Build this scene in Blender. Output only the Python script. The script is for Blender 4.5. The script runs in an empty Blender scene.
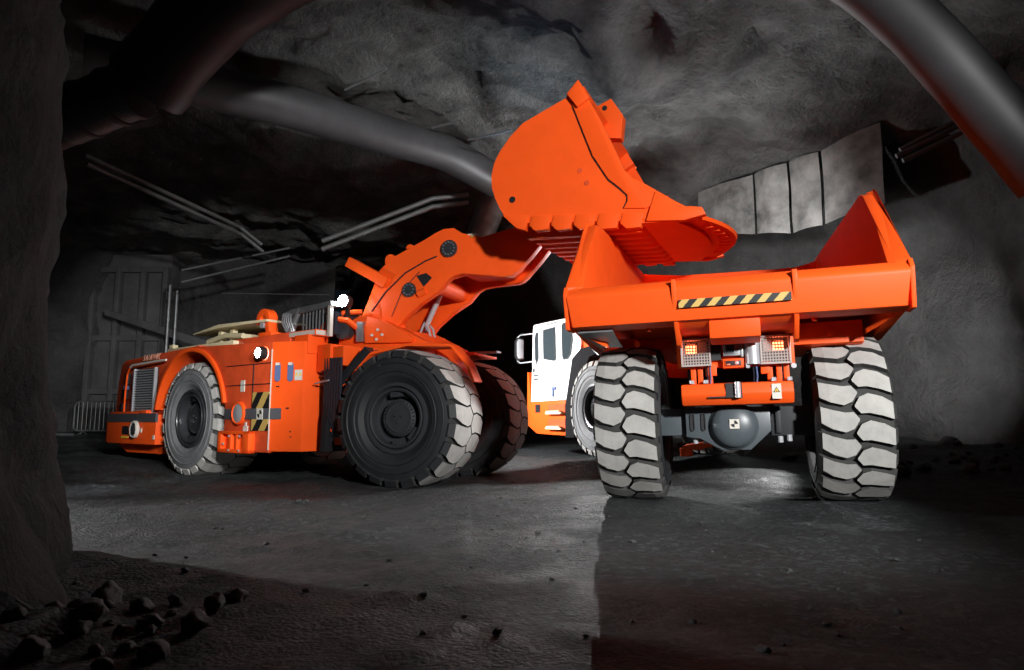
import bpy, bmesh, math, random
from mathutils import Vector, Matrix, noise
R = math.radians
scene = bpy.context.scene
COL = scene.collection

# ------------------------------------------------------------------ camera
CAM_H = 0.957
cam_data = bpy.data.cameras.new('camera')
cam = bpy.data.objects.new('camera', cam_data)
COL.objects.link(cam)
cam.location = (0, 0, CAM_H)
cam.rotation_euler = (R(90 + 7.18), 0, 0)
cam_data.sensor_width = 36
cam_data.lens = 683 / 1024 * 36
cam_data.clip_start = 0.05
cam_data.clip_end = 200
scene.camera = cam

# ------------------------------------------------------------------ world, exposure, lights
world = bpy.data.worlds.new('world')
scene.world = world
world.use_nodes = True
world.node_tree.nodes['Background'].inputs[0].default_value = (0.55, 0.75, 1, 1)
world.node_tree.nodes['Background'].inputs[1].default_value = 0.006
scene.view_settings.view_transform = 'Standard'
scene.view_settings.look = 'None'
scene.view_settings.gamma = 1
scene.view_settings.use_curve_mapping = False
scene.view_settings.exposure = 0.0


def spot(name, loc, target, power, angle, blend=0.6, size=0.3, color=(1, 1, 1)):
    d = bpy.data.lights.new(name, 'SPOT')
    d.energy = power
    d.spot_size = R(angle)
    d.spot_blend = blend
    d.shadow_soft_size = size
    d.color = color
    o = bpy.data.objects.new(name, d)
    COL.objects.link(o)
    o.location = loc
    o.rotation_euler = (Vector(target) - Vector(loc)).to_track_quat('-Z', 'Y').to_euler()
    return o


def point(name, loc, power, size=0.1, color=(1, 1, 1)):
    d = bpy.data.lights.new(name, 'POINT')
    d.energy = power
    d.shadow_soft_size = size
    d.color = color
    o = bpy.data.objects.new(name, d)
    COL.objects.link(o)
    o.location = loc
    return o


spot('key_flash_right_of_camera', (5.0, -3.5, 4.3), (0.5, 9.5, 2.6), 9400, 43, 0.3, 0.3)
spot('hood_fill', (-0.9, 3.0, 3.7), (-7.0, 12.6, 1.5), 3000, 34, 0.5, 0.3)  # added spot without a visible source, brightens the loader's hood and tail
spot('lamp_between_machines', (1.42, 12.0, 1.85), (0.0, 6.4, 0.0), 360, 100, 0.35, 0.0)
spot('under_truck_fill', (5.4, 13.2, 1.1), (3.3, 11.0, 0.0), 330, 44, 0.7, 0.1)  # added spot that lights the ground under the truck, no fixture there
spot('cab_fill', (-2.5, 14.5, 2.4), (1.2, 15.2, 1.5), 2300, 95, 0.6, 0.2)  # added spot for the white cab and front tyre, not a fitted lamp
spot('ceiling_fill', (3.6, 15.3, 3.3), (2.3, 12.0, 7.2), 1500, 130, 0.8, 0.3, (0.95, 0.98, 1))  # added uplight hidden behind the dump box, brightens the ceiling
spot('blue_ceiling_fill', (-0.5, 13.5, 4.6), (0.9, 12.0, 7.0), 130, 80, 1.0, 0.3, (0.3, 0.62, 1))  # added blue spot, only tints the ceiling
spot('right_wall_fill', (6.4, 12.6, 1.7), (9.5, 16.0, 2.8), 1300, 75, 0.9, 0.3)  # added spot that picks out the right rock wall
spot('back_wall_fill', (3.6, 12.8, 5.0), (6.8, 18.5, 5.2), 1500, 90, 0.9, 0.3)  # added spot for the hanging sheets and the rock behind them
spot('lamp_in_left_drift', (-9.5, 8.4, 2.8), (-2.6, 6.2, 0.0), 1900, 50, 0.7, 0.1)
spot('bulkhead_fill', (-9.5, 12.5, 3.6), (-12.5, 24, 2.5), 380, 60, 0.9, 0.2)  # added weak spot, lifts the bulkhead out of the dark

# ------------------------------------------------------------------ materials


def mat(name, base, rough=0.5, metal=0.0, var=0.0, var_scale=4.0, bump=0.0, bump_scale=30.0, emit=None, emit_s=0.0,
        spec=0.5, coat=0.0, base2=None, rough2=None, bump_d=0.05):
    m = bpy.data.materials.new(name)
    m.use_nodes = True
    nt = m.node_tree
    b = nt.nodes['Principled BSDF']
    b.inputs['Base Color'].default_value = (*base, 1)
    b.inputs['Roughness'].default_value = rough
    b.inputs['Metallic'].default_value = metal
    b.inputs['Specular IOR Level'].default_value = spec
    b.inputs['Coat Weight'].default_value = coat
    tc = nt.nodes.new('ShaderNodeTexCoord')
    if var > 0:
        n = nt.nodes.new('ShaderNodeTexNoise')
        n.inputs['Scale'].default_value = var_scale
        n.inputs['Detail'].default_value = 8
        n.inputs['Roughness'].default_value = 0.65
        nt.links.new(tc.outputs['Object'], n.inputs['Vector'])
        r = nt.nodes.new('ShaderNodeValToRGB')
        r.color_ramp.elements[0].position = 0.35
        r.color_ramp.elements[1].position = 0.65
        d = base2 if base2 else tuple(c * (1 - var) for c in base)
        r.color_ramp.elements[0].color = (*d, 1)
        r.color_ramp.elements[1].color = (*base, 1)
        nt.links.new(n.outputs['Fac'], r.inputs['Fac'])
        nt.links.new(r.outputs['Color'], b.inputs['Base Color'])
        if rough2 is not None:
            mr = nt.nodes.new('ShaderNodeMapRange')
            mr.inputs['From Min'].default_value = 0.35
            mr.inputs['From Max'].default_value = 0.65
            mr.inputs['To Min'].default_value = rough2
            mr.inputs['To Max'].default_value = rough
            nt.links.new(n.outputs['Fac'], mr.inputs['Value'])
            nt.links.new(mr.outputs['Result'], b.inputs['Roughness'])
    if bump > 0:
        n2 = nt.nodes.new('ShaderNodeTexNoise')
        n2.inputs['Scale'].default_value = bump_scale
        n2.inputs['Detail'].default_value = 10
        n2.inputs['Roughness'].default_value = 0.7
        nt.links.new(tc.outputs['Object'], n2.inputs['Vector'])
        bp = nt.nodes.new('ShaderNodeBump')
        bp.inputs['Strength'].default_value = bump
        bp.inputs['Distance'].default_value = bump_d
        nt.links.new(n2.outputs['Fac'], bp.inputs['Height'])
        nt.links.new(bp.outputs['Normal'], b.inputs['Normal'])
    if emit:
        b.inputs['Emission Color'].default_value = (*emit, 1)
        b.inputs['Emission Strength'].default_value = emit_s
    return m


def stripe_mat(name, freq, slant, axis_u=0, axis_v=2, c1=(0.01, 0.01, 0.01), c2=(0.56, 0.37, 0.10)):
    """diagonal hazard stripes, from object coordinates"""
    m = mat(name, c1, 0.5)
    nt = m.node_tree
    b = nt.nodes['Principled BSDF']
    tc = nt.nodes.new('ShaderNodeTexCoord')
    sp = nt.nodes.new('ShaderNodeSeparateXYZ')
    nt.links.new(tc.outputs['Object'], sp.inputs[0])
    ma = nt.nodes.new('ShaderNodeMath')
    ma.operation = 'MULTIPLY_ADD'
    nt.links.new(sp.outputs[axis_v], ma.inputs[0])
    ma.inputs[1].default_value = slant
    nt.links.new(sp.outputs[axis_u], ma.inputs[2])
    mb = nt.nodes.new('ShaderNodeMath')
    mb.operation = 'MULTIPLY'
    nt.links.new(ma.outputs[0], mb.inputs[0])
    mb.inputs[1].default_value = freq
    mf = nt.nodes.new('ShaderNodeMath')
    mf.operation = 'FRACT'
    nt.links.new(mb.outputs[0], mf.inputs[0])
    mg = nt.nodes.new('ShaderNodeMath')
    mg.operation = 'GREATER_THAN'
    nt.links.new(mf.outputs[0], mg.inputs[0])
    mg.inputs[1].default_value = 0.5
    mx = nt.nodes.new('ShaderNodeMix')
    mx.data_type = 'RGBA'
    nt.links.new(mg.outputs[0], mx.inputs['Factor'])
    mx.inputs['A'].default_value = (*c1, 1)
    mx.inputs['B'].default_value = (*c2, 1)
    nt.links.new(mx.outputs['Result'], b.inputs['Base Color'])
    return m


M = {}
M['orange'] = mat('orange_paint', (0.92, 0.096, 0.010), 0.5, var=0.08, var_scale=2.5, spec=0.22)
M['orange_dusty'] = mat('dusty_orange_paint', (0.74, 0.085, 0.022), 0.5, var=0.3, var_scale=3.0, spec=0.4)
M['white'] = mat('white_paint', (0.78, 0.8, 0.82), 0.4, var=0.05)
M['grey'] = mat('dark_grey_paint', (0.075, 0.09, 0.10), 0.38, var=0.15)
M['stripe_grey'] = mat('grey_band', (0.07, 0.07, 0.08), 0.6)
M['black'] = mat('black_plastic', (0.012, 0.012, 0.014), 0.5)
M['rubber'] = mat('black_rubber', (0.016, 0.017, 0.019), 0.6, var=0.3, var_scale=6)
M['tread'] = mat('dusty_tread', (0.40, 0.39, 0.365), 0.8, var=0.22, var_scale=5, bump=0.15, bump_scale=25)
M['groove'] = mat('tread_groove', (0.04, 0.04, 0.038), 0.9, var=0.3)
M['sidewall'] = mat('dusty_sidewall', (0.19, 0.195, 0.20), 0.75, var=0.3, var_scale=4)
M['rim'] = mat('dark_rim', (0.032, 0.034, 0.038), 0.3, spec=0.6)
M['chrome'] = mat('chrome', (0.8, 0.82, 0.85), 0.22, metal=0.6)
M['matte_black'] = mat('matte_black_rubber', (0.006, 0.006, 0.007), 0.9, spec=0.2)
M['steel'] = mat('steel', (0.50, 0.51, 0.53), 0.38, metal=0.4, var=0.15)
M['cream'] = mat('cream_paint', (0.62, 0.54, 0.34), 0.55, var=0.15)
M['glass'] = mat('cab_glass', (0.03, 0.04, 0.045), 0.06, spec=0.8)
M['label'] = mat('label_white', (0.6, 0.57, 0.5), 0.5)
M['label_y'] = mat('label_yellow', (0.8, 0.5, 0.05), 0.5)
M['pink'] = mat('pale_red_lettering', (0.62, 0.30, 0.21), 0.5)
M['mesh'] = mat('guard_mesh', (0.42, 0.36, 0.33), 0.45)
M['lamp'] = mat('lamp_lit', (1, 1, 1), 0.3, emit=(0.9, 0.95, 1), emit_s=60)
M['red_lamp'] = mat('red_lamp_lit', (1, 0.25, 0.12), 0.3, emit=(1, 0.16, 0.06), emit_s=12)
M['green_lamp'] = mat('green_lamp_lit', (0.4, 1, 0.6), 0.3, emit=(0.3, 1, 0.6), emit_s=5)
M['hose_blue'] = mat('blue_hose', (0.10, 0.14, 0.28), 0.4)
M['galv'] = mat('galvanised_steel', (0.32, 0.33, 0.34), 0.45, metal=0.7, var=0.25, var_scale=6)
M['hazard_box'] = stripe_mat('hazard_stripes_rear', 1 / 0.172, 0.9, 1, 2)
M['hazard_side'] = stripe_mat('hazard_stripes_side', 1 / 0.34, -0.75, 0, 2)
M['rock'] = mat('rock', (0.10, 0.10, 0.10), 0.85, var=0.55, var_scale=0.9, bump=1.0, bump_scale=4.5, bump_d=0.3)
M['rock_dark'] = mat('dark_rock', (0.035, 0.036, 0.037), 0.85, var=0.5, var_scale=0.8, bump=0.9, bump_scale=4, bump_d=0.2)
M['rock_black'] = mat('near_black_rock', (0.018, 0.019, 0.02), 0.85, var=0.5, var_scale=0.8, bump=0.9, bump_scale=4, bump_d=0.2)  # darker copy of the rock, used for the left pillar
M['ceiling'] = mat('sprayed_rock_ceiling', (0.17, 0.17, 0.165), 0.9, var=0.65, var_scale=1.1, bump=1.0, bump_scale=9, bump_d=0.22)
M['stone'] = mat('loose_stone', (0.06, 0.062, 0.063), 0.6, var=0.4, var_scale=5, bump=0.5, bump_scale=20)
M['concrete'] = mat('concrete', (0.10, 0.10, 0.10), 0.85, var=0.4, var_scale=1.2, bump=0.3, bump_scale=12)
M['sheet'] = mat('grey_sheet', (0.17, 0.17, 0.162), 0.55, var=0.8, var_scale=1.3, bump=0.2, bump_scale=3)
M['duct'] = mat('duct_grey', (0.05, 0.05, 0.053), 0.5, var=0.3, var_scale=2)
M['duct_dark'] = mat('duct_dark', (0.028, 0.028, 0.03), 0.55, var=0.3, var_scale=2)
M['pipe'] = mat('pipe_grey', (0.16, 0.16, 0.16), 0.5, metal=0.3, var=0.3)
M['navy'] = mat('dark_hose', (0.008, 0.011, 0.018), 0.45)
M['wet'] = mat('muddy_water', (0.02, 0.02, 0.02), 0.06, spec=0.6)


def floor_material():
    m = mat('wet_gravel_floor', (0.036, 0.0435, 0.045), 0.85, var=0.65, var_scale=0.9, rough2=0.5, spec=0.4)
    nt = m.node_tree
    b = nt.nodes['Principled BSDF']
    tc = nt.nodes.new('ShaderNodeTexCoord')
    # speckle: single pale and dark stones in the gravel
    src = b.inputs['Base Color'].links[0].from_socket
    vs = nt.nodes.new('ShaderNodeTexVoronoi')
    vs.inputs['Scale'].default_value = 22
    nt.links.new(tc.outputs['Object'], vs.inputs['Vector'])
    sp = nt.nodes.new('ShaderNodeSeparateColor')
    nt.links.new(vs.outputs['Color'], sp.inputs[0])
    mr = nt.nodes.new('ShaderNodeMapRange')
    mr.inputs['To Min'].default_value = 0.6
    mr.inputs['To Max'].default_value = 2.3
    pw = nt.nodes.new('ShaderNodeMath')
    pw.operation = 'POWER'
    pw.inputs[1].default_value = 4.0
    nt.links.new(sp.outputs[0], pw.inputs[0])
    nt.links.new(pw.outputs[0], mr.inputs['Value'])
    mx = nt.nodes.new('ShaderNodeVectorMath')
    mx.operation = 'SCALE'
    nt.links.new(src, mx.inputs[0])
    nt.links.new(mr.outputs['Result'], mx.inputs['Scale'])
    nt.links.new(mx.outputs[0], b.inputs['Base Color'])
    a = nt.nodes.new('ShaderNodeTexNoise')
    a.inputs['Scale'].default_value = 9
    a.inputs['Detail'].default_value = 12
    a.inputs['Roughness'].default_value = 0.75
    v = nt.nodes.new('ShaderNodeTexVoronoi')
    v.inputs['Scale'].default_value = 38
    nt.links.new(tc.outputs['Object'], a.inputs['Vector'])
    nt.links.new(tc.outputs['Object'], v.inputs['Vector'])
    mul = nt.nodes.new('ShaderNodeMath')
    mul.operation = 'MULTIPLY_ADD'
    nt.links.new(v.outputs['Distance'], mul.inputs[0])
    mul.inputs[1].default_value = -0.35
    nt.links.new(a.outputs['Fac'], mul.inputs[2])
    bp = nt.nodes.new('ShaderNodeBump')
    bp.inputs['Strength'].default_value = 1.0
    bp.inputs['Distance'].default_value = 0.09
    nt.links.new(mul.outputs[0], bp.inputs['Height'])
    nt.links.new(bp.outputs['Normal'], b.inputs['Normal'])
    return m


M['floor'] = floor_material()

# ------------------------------------------------------------------ mesh helpers


class G:
    def __init__(self):
        self.v, self.f, self.m = [], [], []
        self.mi = 0

    def add(self, vs, fs, mi=None):
        o = len(self.v)
        self.v += [tuple(p) for p in vs]
        for q in fs:
            self.f.append(tuple(i + o for i in q))
            self.m.append(self.mi if mi is None else mi)
        return self

    def box(self, x0, x1, y0, y1, z0, z1, mx=None, mi=None):
        vs = [(x, y, z) for x in (x0, x1) for y in (y0, y1) for z in (z0, z1)]
        if mx is not None:
            vs = [mx @ Vector(p) for p in vs]
        return self.add(vs, [(0, 1, 3, 2), (4, 6, 7, 5), (0, 4, 5, 1), (2, 3, 7, 6), (0, 2, 6, 4), (1, 5, 7, 3)], mi)

    def prism(self, pts, plane, c0, c1, mi=None):
        n = len(pts)

        def P(a, b, c):
            return {'xz': (a, c, b), 'yz': (c, a, b), 'xy': (a, b, c)}[plane]
        if not callable(c0):
            k0 = c0
            c0 = lambda a, b: k0
        if not callable(c1):
            k1 = c1
            c1 = lambda a, b: k1
        vs = [P(a, b, c0(a, b)) for a, b in pts] + [P(a, b, c1(a, b)) for a, b in pts]
        fs = [tuple(range(n - 1, -1, -1)), tuple(range(n, 2 * n))]
        fs += [(i, (i + 1) % n, n + (i + 1) % n, n + i) for i in range(n)]
        return self.add(vs, fs, mi)

    def loft(self, secs, closed=True, caps=True, mi=None):
        n = len(secs[0])
        vs = [p for s in secs for p in s]
        fs = []
        for k in range(len(secs) - 1):
            for i in range(n if closed else n - 1):
                j = (i + 1) % n
                fs.append((k * n + i, k * n + j, (k + 1) * n + j, (k + 1) * n + i))
        if caps and closed:
            fs.append(tuple(range(n - 1, -1, -1)))
            fs.append(tuple(range((len(secs) - 1) * n, len(secs) * n)))
        return self.add(vs, fs, mi)

    def tube(self, path, r, n=8, mi=None, caps=True):
        path = [Vector(p) for p in path]
        secs = []
        up = Vector((0, 0, 1))
        rr = r if isinstance(r, (list, tuple)) else [r] * len(path)
        prev = None
        for i, p in enumerate(path):
            d = (path[min(i + 1, len(path) - 1)] - path[max(i - 1, 0)]).normalized()
            if prev is None:
                a = d.cross(up)
                if a.length < 0.05:
                    a = d.cross(Vector((1, 0, 0)))
            else:
                a = prev - d * prev.dot(d)
            a.normalize()
            prev = a
            b = d.cross(a)
            secs.append([p + (a * math.cos(t) + b * math.sin(t)) * rr[i] for t in [2 * math.pi * k / n for k in range(n)]])
        return self.loft(secs, True, caps, mi)

    def cyl(self, p0, p1, r0, r1=None, n=20, mi=None):
        return self.tube([p0, p1], [r0, r0 if r1 is None else r1], n, mi)

    def lathe(self, prof, n=32, mx=None, mi=None, caps=False):
        """profile of (y, r) turned about the local y axis"""
        secs = []
        for y, r in prof:
            s = [Vector((r * math.cos(t), y, r * math.sin(t))) for t in [2 * math.pi * k / n for k in range(n)]]
            if mx is not None:
                s = [mx @ p for p in s]
            secs.append(s)
        return self.loft(secs, True, caps, mi)

    def mesh(self, name, mats, smooth=35, bevel=0.0):
        me = bpy.data.meshes.new(name)
        me.from_pydata(self.v, [], self.f)
        for mm in (mats if isinstance(mats, (list, tuple)) else [mats]):
            me.materials.append(M[mm])
        me.polygons.foreach_set('material_index', self.m)
        bm = bmesh.new()
        bm.from_mesh(me)
        bmesh.ops.recalc_face_normals(bm, faces=bm.faces)
        if bevel > 0:
            es = [e for e in bm.edges if len(e.link_faces) == 2 and e.calc_face_angle(0) > R(28)]
            bmesh.ops.bevel(bm, geom=es, offset=bevel, segments=2, profile=0.6, affect='EDGES', clamp_overlap=True)
        bm.to_mesh(me)
        bm.free()
        me.shade_smooth()
        me.set_sharp_from_angle(angle=R(smooth))
        me.update()
        return me

    def pieces(self):
        par = list(range(len(self.v)))

        def find(a):
            while par[a] != a:
                par[a] = par[par[a]]
                a = par[a]
            return a
        for q in self.f:
            for i in q[1:]:
                par[find(i)] = find(q[0])
        out = {}
        for q, m in zip(self.f, self.m):
            p = out.setdefault(find(q[0]), (G(), {}))
            for i in q:
                if i not in p[1]:
                    p[1][i] = len(p[0].v)
                    p[0].v.append(self.v[i])
            p[0].f.append(tuple(p[1][i] for i in q))
            p[0].m.append(m)
        return [p[0] for p in out.values()]

    def build(self, name, mats, parent=None, bevel=0.0, smooth=35, frame=None, label=None, split=False):
        if split:
            return [p.build(name, mats, parent, bevel, smooth, frame, label) for p in self.pieces()]
        o = bpy.data.objects.new(name, self.mesh(name, mats, smooth, bevel))
        COL.objects.link(o)
        if parent is not None:
            o.parent = parent
        if frame is not None:
            o.matrix_basis = frame
        if label:
            o['label'] = label
        return o


def tag(o, label, cat, group=None):
    o['label'] = label
    o['category'] = cat
    if group:
        o['group'] = group
    return o


def structure(o):
    o['kind'] = 'structure'
    return o


def thing(name, label, cat, frame, scale=1.0, group=None):
    o = bpy.data.objects.new(name, None)
    o.empty_display_size = 0.3
    COL.objects.link(o)
    o.matrix_basis = frame @ Matrix.Scale(scale, 4)
    return tag(o, label, cat, group)


def arc(cx, cz, r, a0, a1, n):
    return [(cx + r * math.cos(R(a0 + (a1 - a0) * i / n)), cz + r * math.sin(R(a0 + (a1 - a0) * i / n))) for i in range(n + 1)]


def ribbon(pts, t):
    """thicken an open 2D polyline downwards/inwards into a closed outline"""
    out = []
    n = len(pts)
    for i in range(n):
        a = Vector(pts[max(i - 1, 0)])
        b = Vector(pts[min(i + 1, n - 1)])
        d = (b - a).normalized()
        out.append((pts[i][0] + d.y * t, pts[i][1] - d.x * t))
    return list(pts) + out[::-1]


def scaled_pose(loc, yaw, roll, s):
    p = Vector((0, 0, CAM_H)) + (Vector(loc) - Vector((0, 0, CAM_H))) * s
    return Matrix.Translation(p) @ Matrix.Rotation(yaw, 4, 'Z') @ Matrix.Rotation(roll, 4, 'X')


# ------------------------------------------------------------------ terrain height
FEET = []


def ground_z(x, y):
    z = 0.0
    if y > 12:
        z += 0.05 * (y - 12)
    t = max(0.0, min(1.0, (y - 9.6) / 4.0)) * max(0.0, min(1.0, (x + 0.3) / 1.5))
    z = max(z, 0.2 * t * t * (3 - 2 * t))
    n = noise.fractal(Vector((x * 0.9, y * 0.9, 0)), 1.0, 2.0, 4) * 0.035
    n += noise.noise(Vector((x * 0.25, y * 0.25, 7))) * 0.05
    n += max(0.0, noise.noise(Vector((x * 6, y * 6, 3)))) * 0.02 * (1.4 if x < -0.3 else 0.6)
    n += 0.045 * max(0.0, noise.fractal(Vector((x * 2.6, y * 2.6, 9)), 0.7, 2.2, 4)) * (1.3 if x < 0 else 0.6)
    z += n - 0.045
    # heaps at the foot of the left pillar and along the right wall
    d = math.hypot(x + 2.55, (y - 2.9) * 0.8)
    z += 0.32 * max(0, 1 - d / 1.0) ** 2 * (1 + noise.noise(Vector((x * 5, y * 5, 1))))
    if x > 5:
        z += 0.35 * max(0, min(1, (x - 6.0) / 3.0)) * max(0, min(1, (y - 8.5) / 4))
    for fx, fy, fz in FEET:
        q = math.hypot(x - fx, y - fy)
        w = max(0.0, 1 - q / 1.5)
        w = w * w * (3 - 2 * w)
        z = z * (1 - w) + fz * w
    return z


# ------------------------------------------------------------------ poses of the two machines
S_L, S_T = 1.10, 0.935
F_L = scaled_pose((-1.131, 11.049, 0), -0.37, 0, S_L)
F_T = scaled_pose((2.9014, 8.8634, -0.0265), 1.2527, -0.0234, S_T)
FR = Matrix.Translation((-2.087, 0, 0)) @ Matrix.Rotation(-0.294, 4, 'Z')          # rear frame of the loader
_T = Matrix.Translation((2.9014, 8.8634, -0.0265)) @ Matrix.Rotation(1.2527, 4, 'Z') @ Matrix.Rotation(-0.0234, 4, 'X')
_TF = Matrix.Translation((3.24, 14.7, 0.22)) @ Matrix.Rotation(R(114.5), 4, 'Z')
FF = _T.inverted() @ _TF                                                              # front frame of the truck
WL = [(Matrix.Translation((0, -1.0, 1)), 1), (FR @ Matrix.Translation((-2.087, -1.0, 1)), 1),
      (Matrix.Translation((0, 1.0, 1)), -1), (FR @ Matrix.Translation((-2.087, 1.0, 1)), -1)]
WT = [(Matrix.Translation((0, -1.28, 1)), 1), (Matrix.Translation((0, 1.28, 1)), -1),
      (FF @ Matrix.Translation((0, -1.36, 1)), 1), (FF @ Matrix.Translation((0, 1.36, 1)), -1)]
for base, sc, ws in ((F_L, S_L, WL), (F_T, S_T, WT)):
    for mx, sd in ws:
        p = (base @ Matrix.Scale(sc, 4)) @ (mx @ Vector((0, 0, -1)))
        FEET.append((p.x, p.y, p.z + 0.02))

# ------------------------------------------------------------------ tunnel


def resample(pts, step):
    out = []
    for a, b in zip(pts[:-1], pts[1:]):
        a, b = Vector(a), Vector(b)
        n = max(1, int((b - a).length / step))
        out += [a + (b - a) * (i / n) for i in range(n)]
    out.append(Vector(pts[-1]))
    for _ in range(4):
        out = [out[0]] + [(out[i - 1] + out[i] * 2 + out[i + 1]) / 4 for i in range(1, len(out) - 1)] + [out[-1]]
    return out


def rock_wall(name, pts, h, lean, amp, m, step=0.28, seed=0, side=1, toe=0.0):
    pl = resample(pts, step)
    rows = int(h / step)
    g = G()
    secs = []
    for i, p in enumerate(pl):
        d = (pl[min(i + 1, len(pl) - 1)] - pl[max(i - 1, 0)]).normalized()
        nrm = Vector((-d.y, d.x)) * side
        s = []
        for k in range(rows + 1):
            z = -0.4 + (h + 0.4) * k / rows
            q = Vector((p.x * 0.45, p.y * 0.45, z * 0.55 + seed))
            o = noise.fractal(q, 0.9, 2.1, 5) * amp + noise.ridged_multi_fractal(q * 0.7, 1.0, 2.0, 3, 1.0, 2.0) * amp * 0.25
            o += abs(noise.noise(q * 5)) * amp * 0.25
            o += lean * (max(0.0, z) / h) ** 2.2 + toe * max(0.0, 1 - max(z, 0) / 1.5) ** 1.5
            s.append((p.x + nrm.x * o, p.y + nrm.y * o, z))
        secs.append(s)
    g.loft(secs, closed=False)
    return structure(g.build(name, m, smooth=75))


def make_shell():
    g = G()
    xs = [-19 + 0.12 * i for i in range(int(33 / 0.12))]
    ys = [-2.5 + 0.12 * i for i in range(int(33 / 0.12))]
    g.loft([[(x, y, ground_z(x, y)) for x in xs] for y in ys], closed=False)
    structure(g.build('floor', 'floor', smooth=80))
    g = G()
    st = 0.2
    secs = []
    for j in range(int(35 / st)):
        y = -3 + st * j
        s = []
        for i in range(int(36 / st)):
            x = -20 + st * i
            q = Vector((x * 0.4, y * 0.4, 2.2))
            z = 7.6 + noise.fractal(q * 0.8, 0.9, 2.1, 7) * 0.5 + noise.noise(q * 5) * 0.15 + noise.noise(q * 12) * 0.10
            z -= 0.5 * max(0, min(1, (y - 13) / 8)) + 1.0 * max(0, min(1, (x - 4) / 5)) * max(0, min(1, (12 - y) / 8))
            z -= 0.9 * max(0.0, 1 - math.hypot((x - 2.0) / 3.0, (y - 12.5) / 2.0)) * (1 if y < 12.5 else 0.6)
            s.append((x, y, z))
        secs.append(s)
    g.loft(secs, closed=False)
    structure(g.build('ceiling', 'ceiling', smooth=80))
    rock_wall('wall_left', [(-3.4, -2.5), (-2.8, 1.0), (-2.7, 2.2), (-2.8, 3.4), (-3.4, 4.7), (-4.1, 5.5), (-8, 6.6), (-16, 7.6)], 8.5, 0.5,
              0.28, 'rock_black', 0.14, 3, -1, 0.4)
    rock_wall('wall_back_left', [(-16.2, 7.5), (-18.5, 20), (-16.8, 23.4), (-15.6, 23.8), (-15.2, 25.6), (-9.0, 26.3), (-7.2, 27)], 9.5, 1.2,
              0.5, 'rock', 0.3, 11, -1)
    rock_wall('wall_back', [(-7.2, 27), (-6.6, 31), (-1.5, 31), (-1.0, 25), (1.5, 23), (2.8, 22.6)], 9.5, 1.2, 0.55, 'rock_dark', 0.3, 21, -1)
    rock_wall('wall_right', [(2.4, 22.6), (4.5, 22.0), (6.6, 20.9), (8.4, 19.6), (10.0, 16.6), (10.8, 12.0), (10.6, 6), (9.6, 0), (9.5, -2.5)], 8.5, 1.6,
              0.5, 'rock', 0.25, 31, -1)


make_shell()

# ------------------------------------------------------------------ wheels


def tyre_mesh(name, hw, mats, lugs, gap, hs=None):
    """tyre about the local y axis, outer side at -y; radius 1"""
    g = G()
    tv = hw - 0.035
    base = [(hw * 0.74, 0.48), (hw * 0.86, 0.51), (hw * 0.97, 0.60), (hw, 0.70), (hw * 0.985, 0.80), (hw * 0.95, 0.86), (tv, 0.90), (tv * 0.6, 0.935), (0, 0.94)]
    prof = base + [(-y, r) for y, r in base[-2::-1]]
    k = len(prof)
    n = 66
    secs = [[(r * math.cos(t), y, r * math.sin(t)) for t in [2 * math.pi * i / n for i in range(n)]] for y, r in prof]
    for j in range(k - 1):
        g.loft([secs[j], secs[j + 1]], True, False, mi=0 if (j < 5 or j > k - 7) else 2)
    for yy in (0.66, 0.78):       # moulded rings on both sidewalls
        for sg in (-1, 1):
            y0 = sg * (hw * (0.985 if yy < 0.7 else 0.985))
            g.lathe([(y0, yy - 0.012), (y0 + sg * 0.014, yy), (y0, yy + 0.012)], 66, mi=0)
    p = 2 * math.pi / lugs
    vs = [-0.05, 0.10, 0.34, 0.70, 1.0, 1.03]
    cs = [0.0, -0.03, -0.10, 0.02, 0.20, 0.20]
    hs = hs or [0.03, 0.5 - gap * 0.72, 0.5 - gap * 0.5, 0.5 - gap * 0.52, 0.5 - gap * 0.68, 0.5 - gap * 0.74]
    for row in (1, -1):
        for i in range(lugs):
            a0 = p * (i + (0.5 if row < 0 else 0))
            top, bot = [], []
            for v, c, h in zip(vs, cs, hs):
                vr = min(v, 1.0)
                rt = 1.0 - 0.035 * abs(vr) ** 4 - (0.085 if v > 1.01 else 0)
                y = row * (tv * v if v <= 1.0 else hw + 0.006)
                rb = 0.93 if v <= 1.0 else 0.86
                if v <= 1.0 and v > 0.9:
                    rb = 0.88
                for sgn in (-1, 1):
                    a = a0 - row * p * c + sgn * p * h
                    a2 = a0 - row * p * c + sgn * p * (h + 0.02)
                    top.append((rt * math.cos(a), y, rt * math.sin(a)))
                    bot.append((rb * math.cos(a2), y * (0.995 if v > 1 else 1), rb * math.sin(a2)))
            m = len(vs)
            V = top + bot
            o = 2 * m
            for q in range(m - 1):
                g.add([V[2 * q], V[2 * q + 1], V[2 * q + 3], V[2 * q + 2]], [(0, 1, 2, 3)], mi=1 if q < m - 2 else 3)
            for q in range(m - 1):
                g.add([V[2 * q], V[2 * q + 2], V[o + 2 * q + 2], V[o + 2 * q]], [(0, 1, 2, 3)], mi=2 if q < m - 2 else 3)
                g.add([V[2 * q + 1], V[2 * q + 3], V[o + 2 * q + 3], V[o + 2 * q + 1]], [(3, 2, 1, 0)], mi=2 if q < m - 2 else 3)
            g.add([V[2 * m - 2], V[2 * m - 1], V[o + 2 * m - 1], V[o + 2 * m - 2]], [(0, 1, 2, 3)], mi=3)
            g.add([V[0], V[1], V[o + 1], V[o]], [(3, 2, 1, 0)], mi=2)
    return g.mesh(name, mats, 28)


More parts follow.
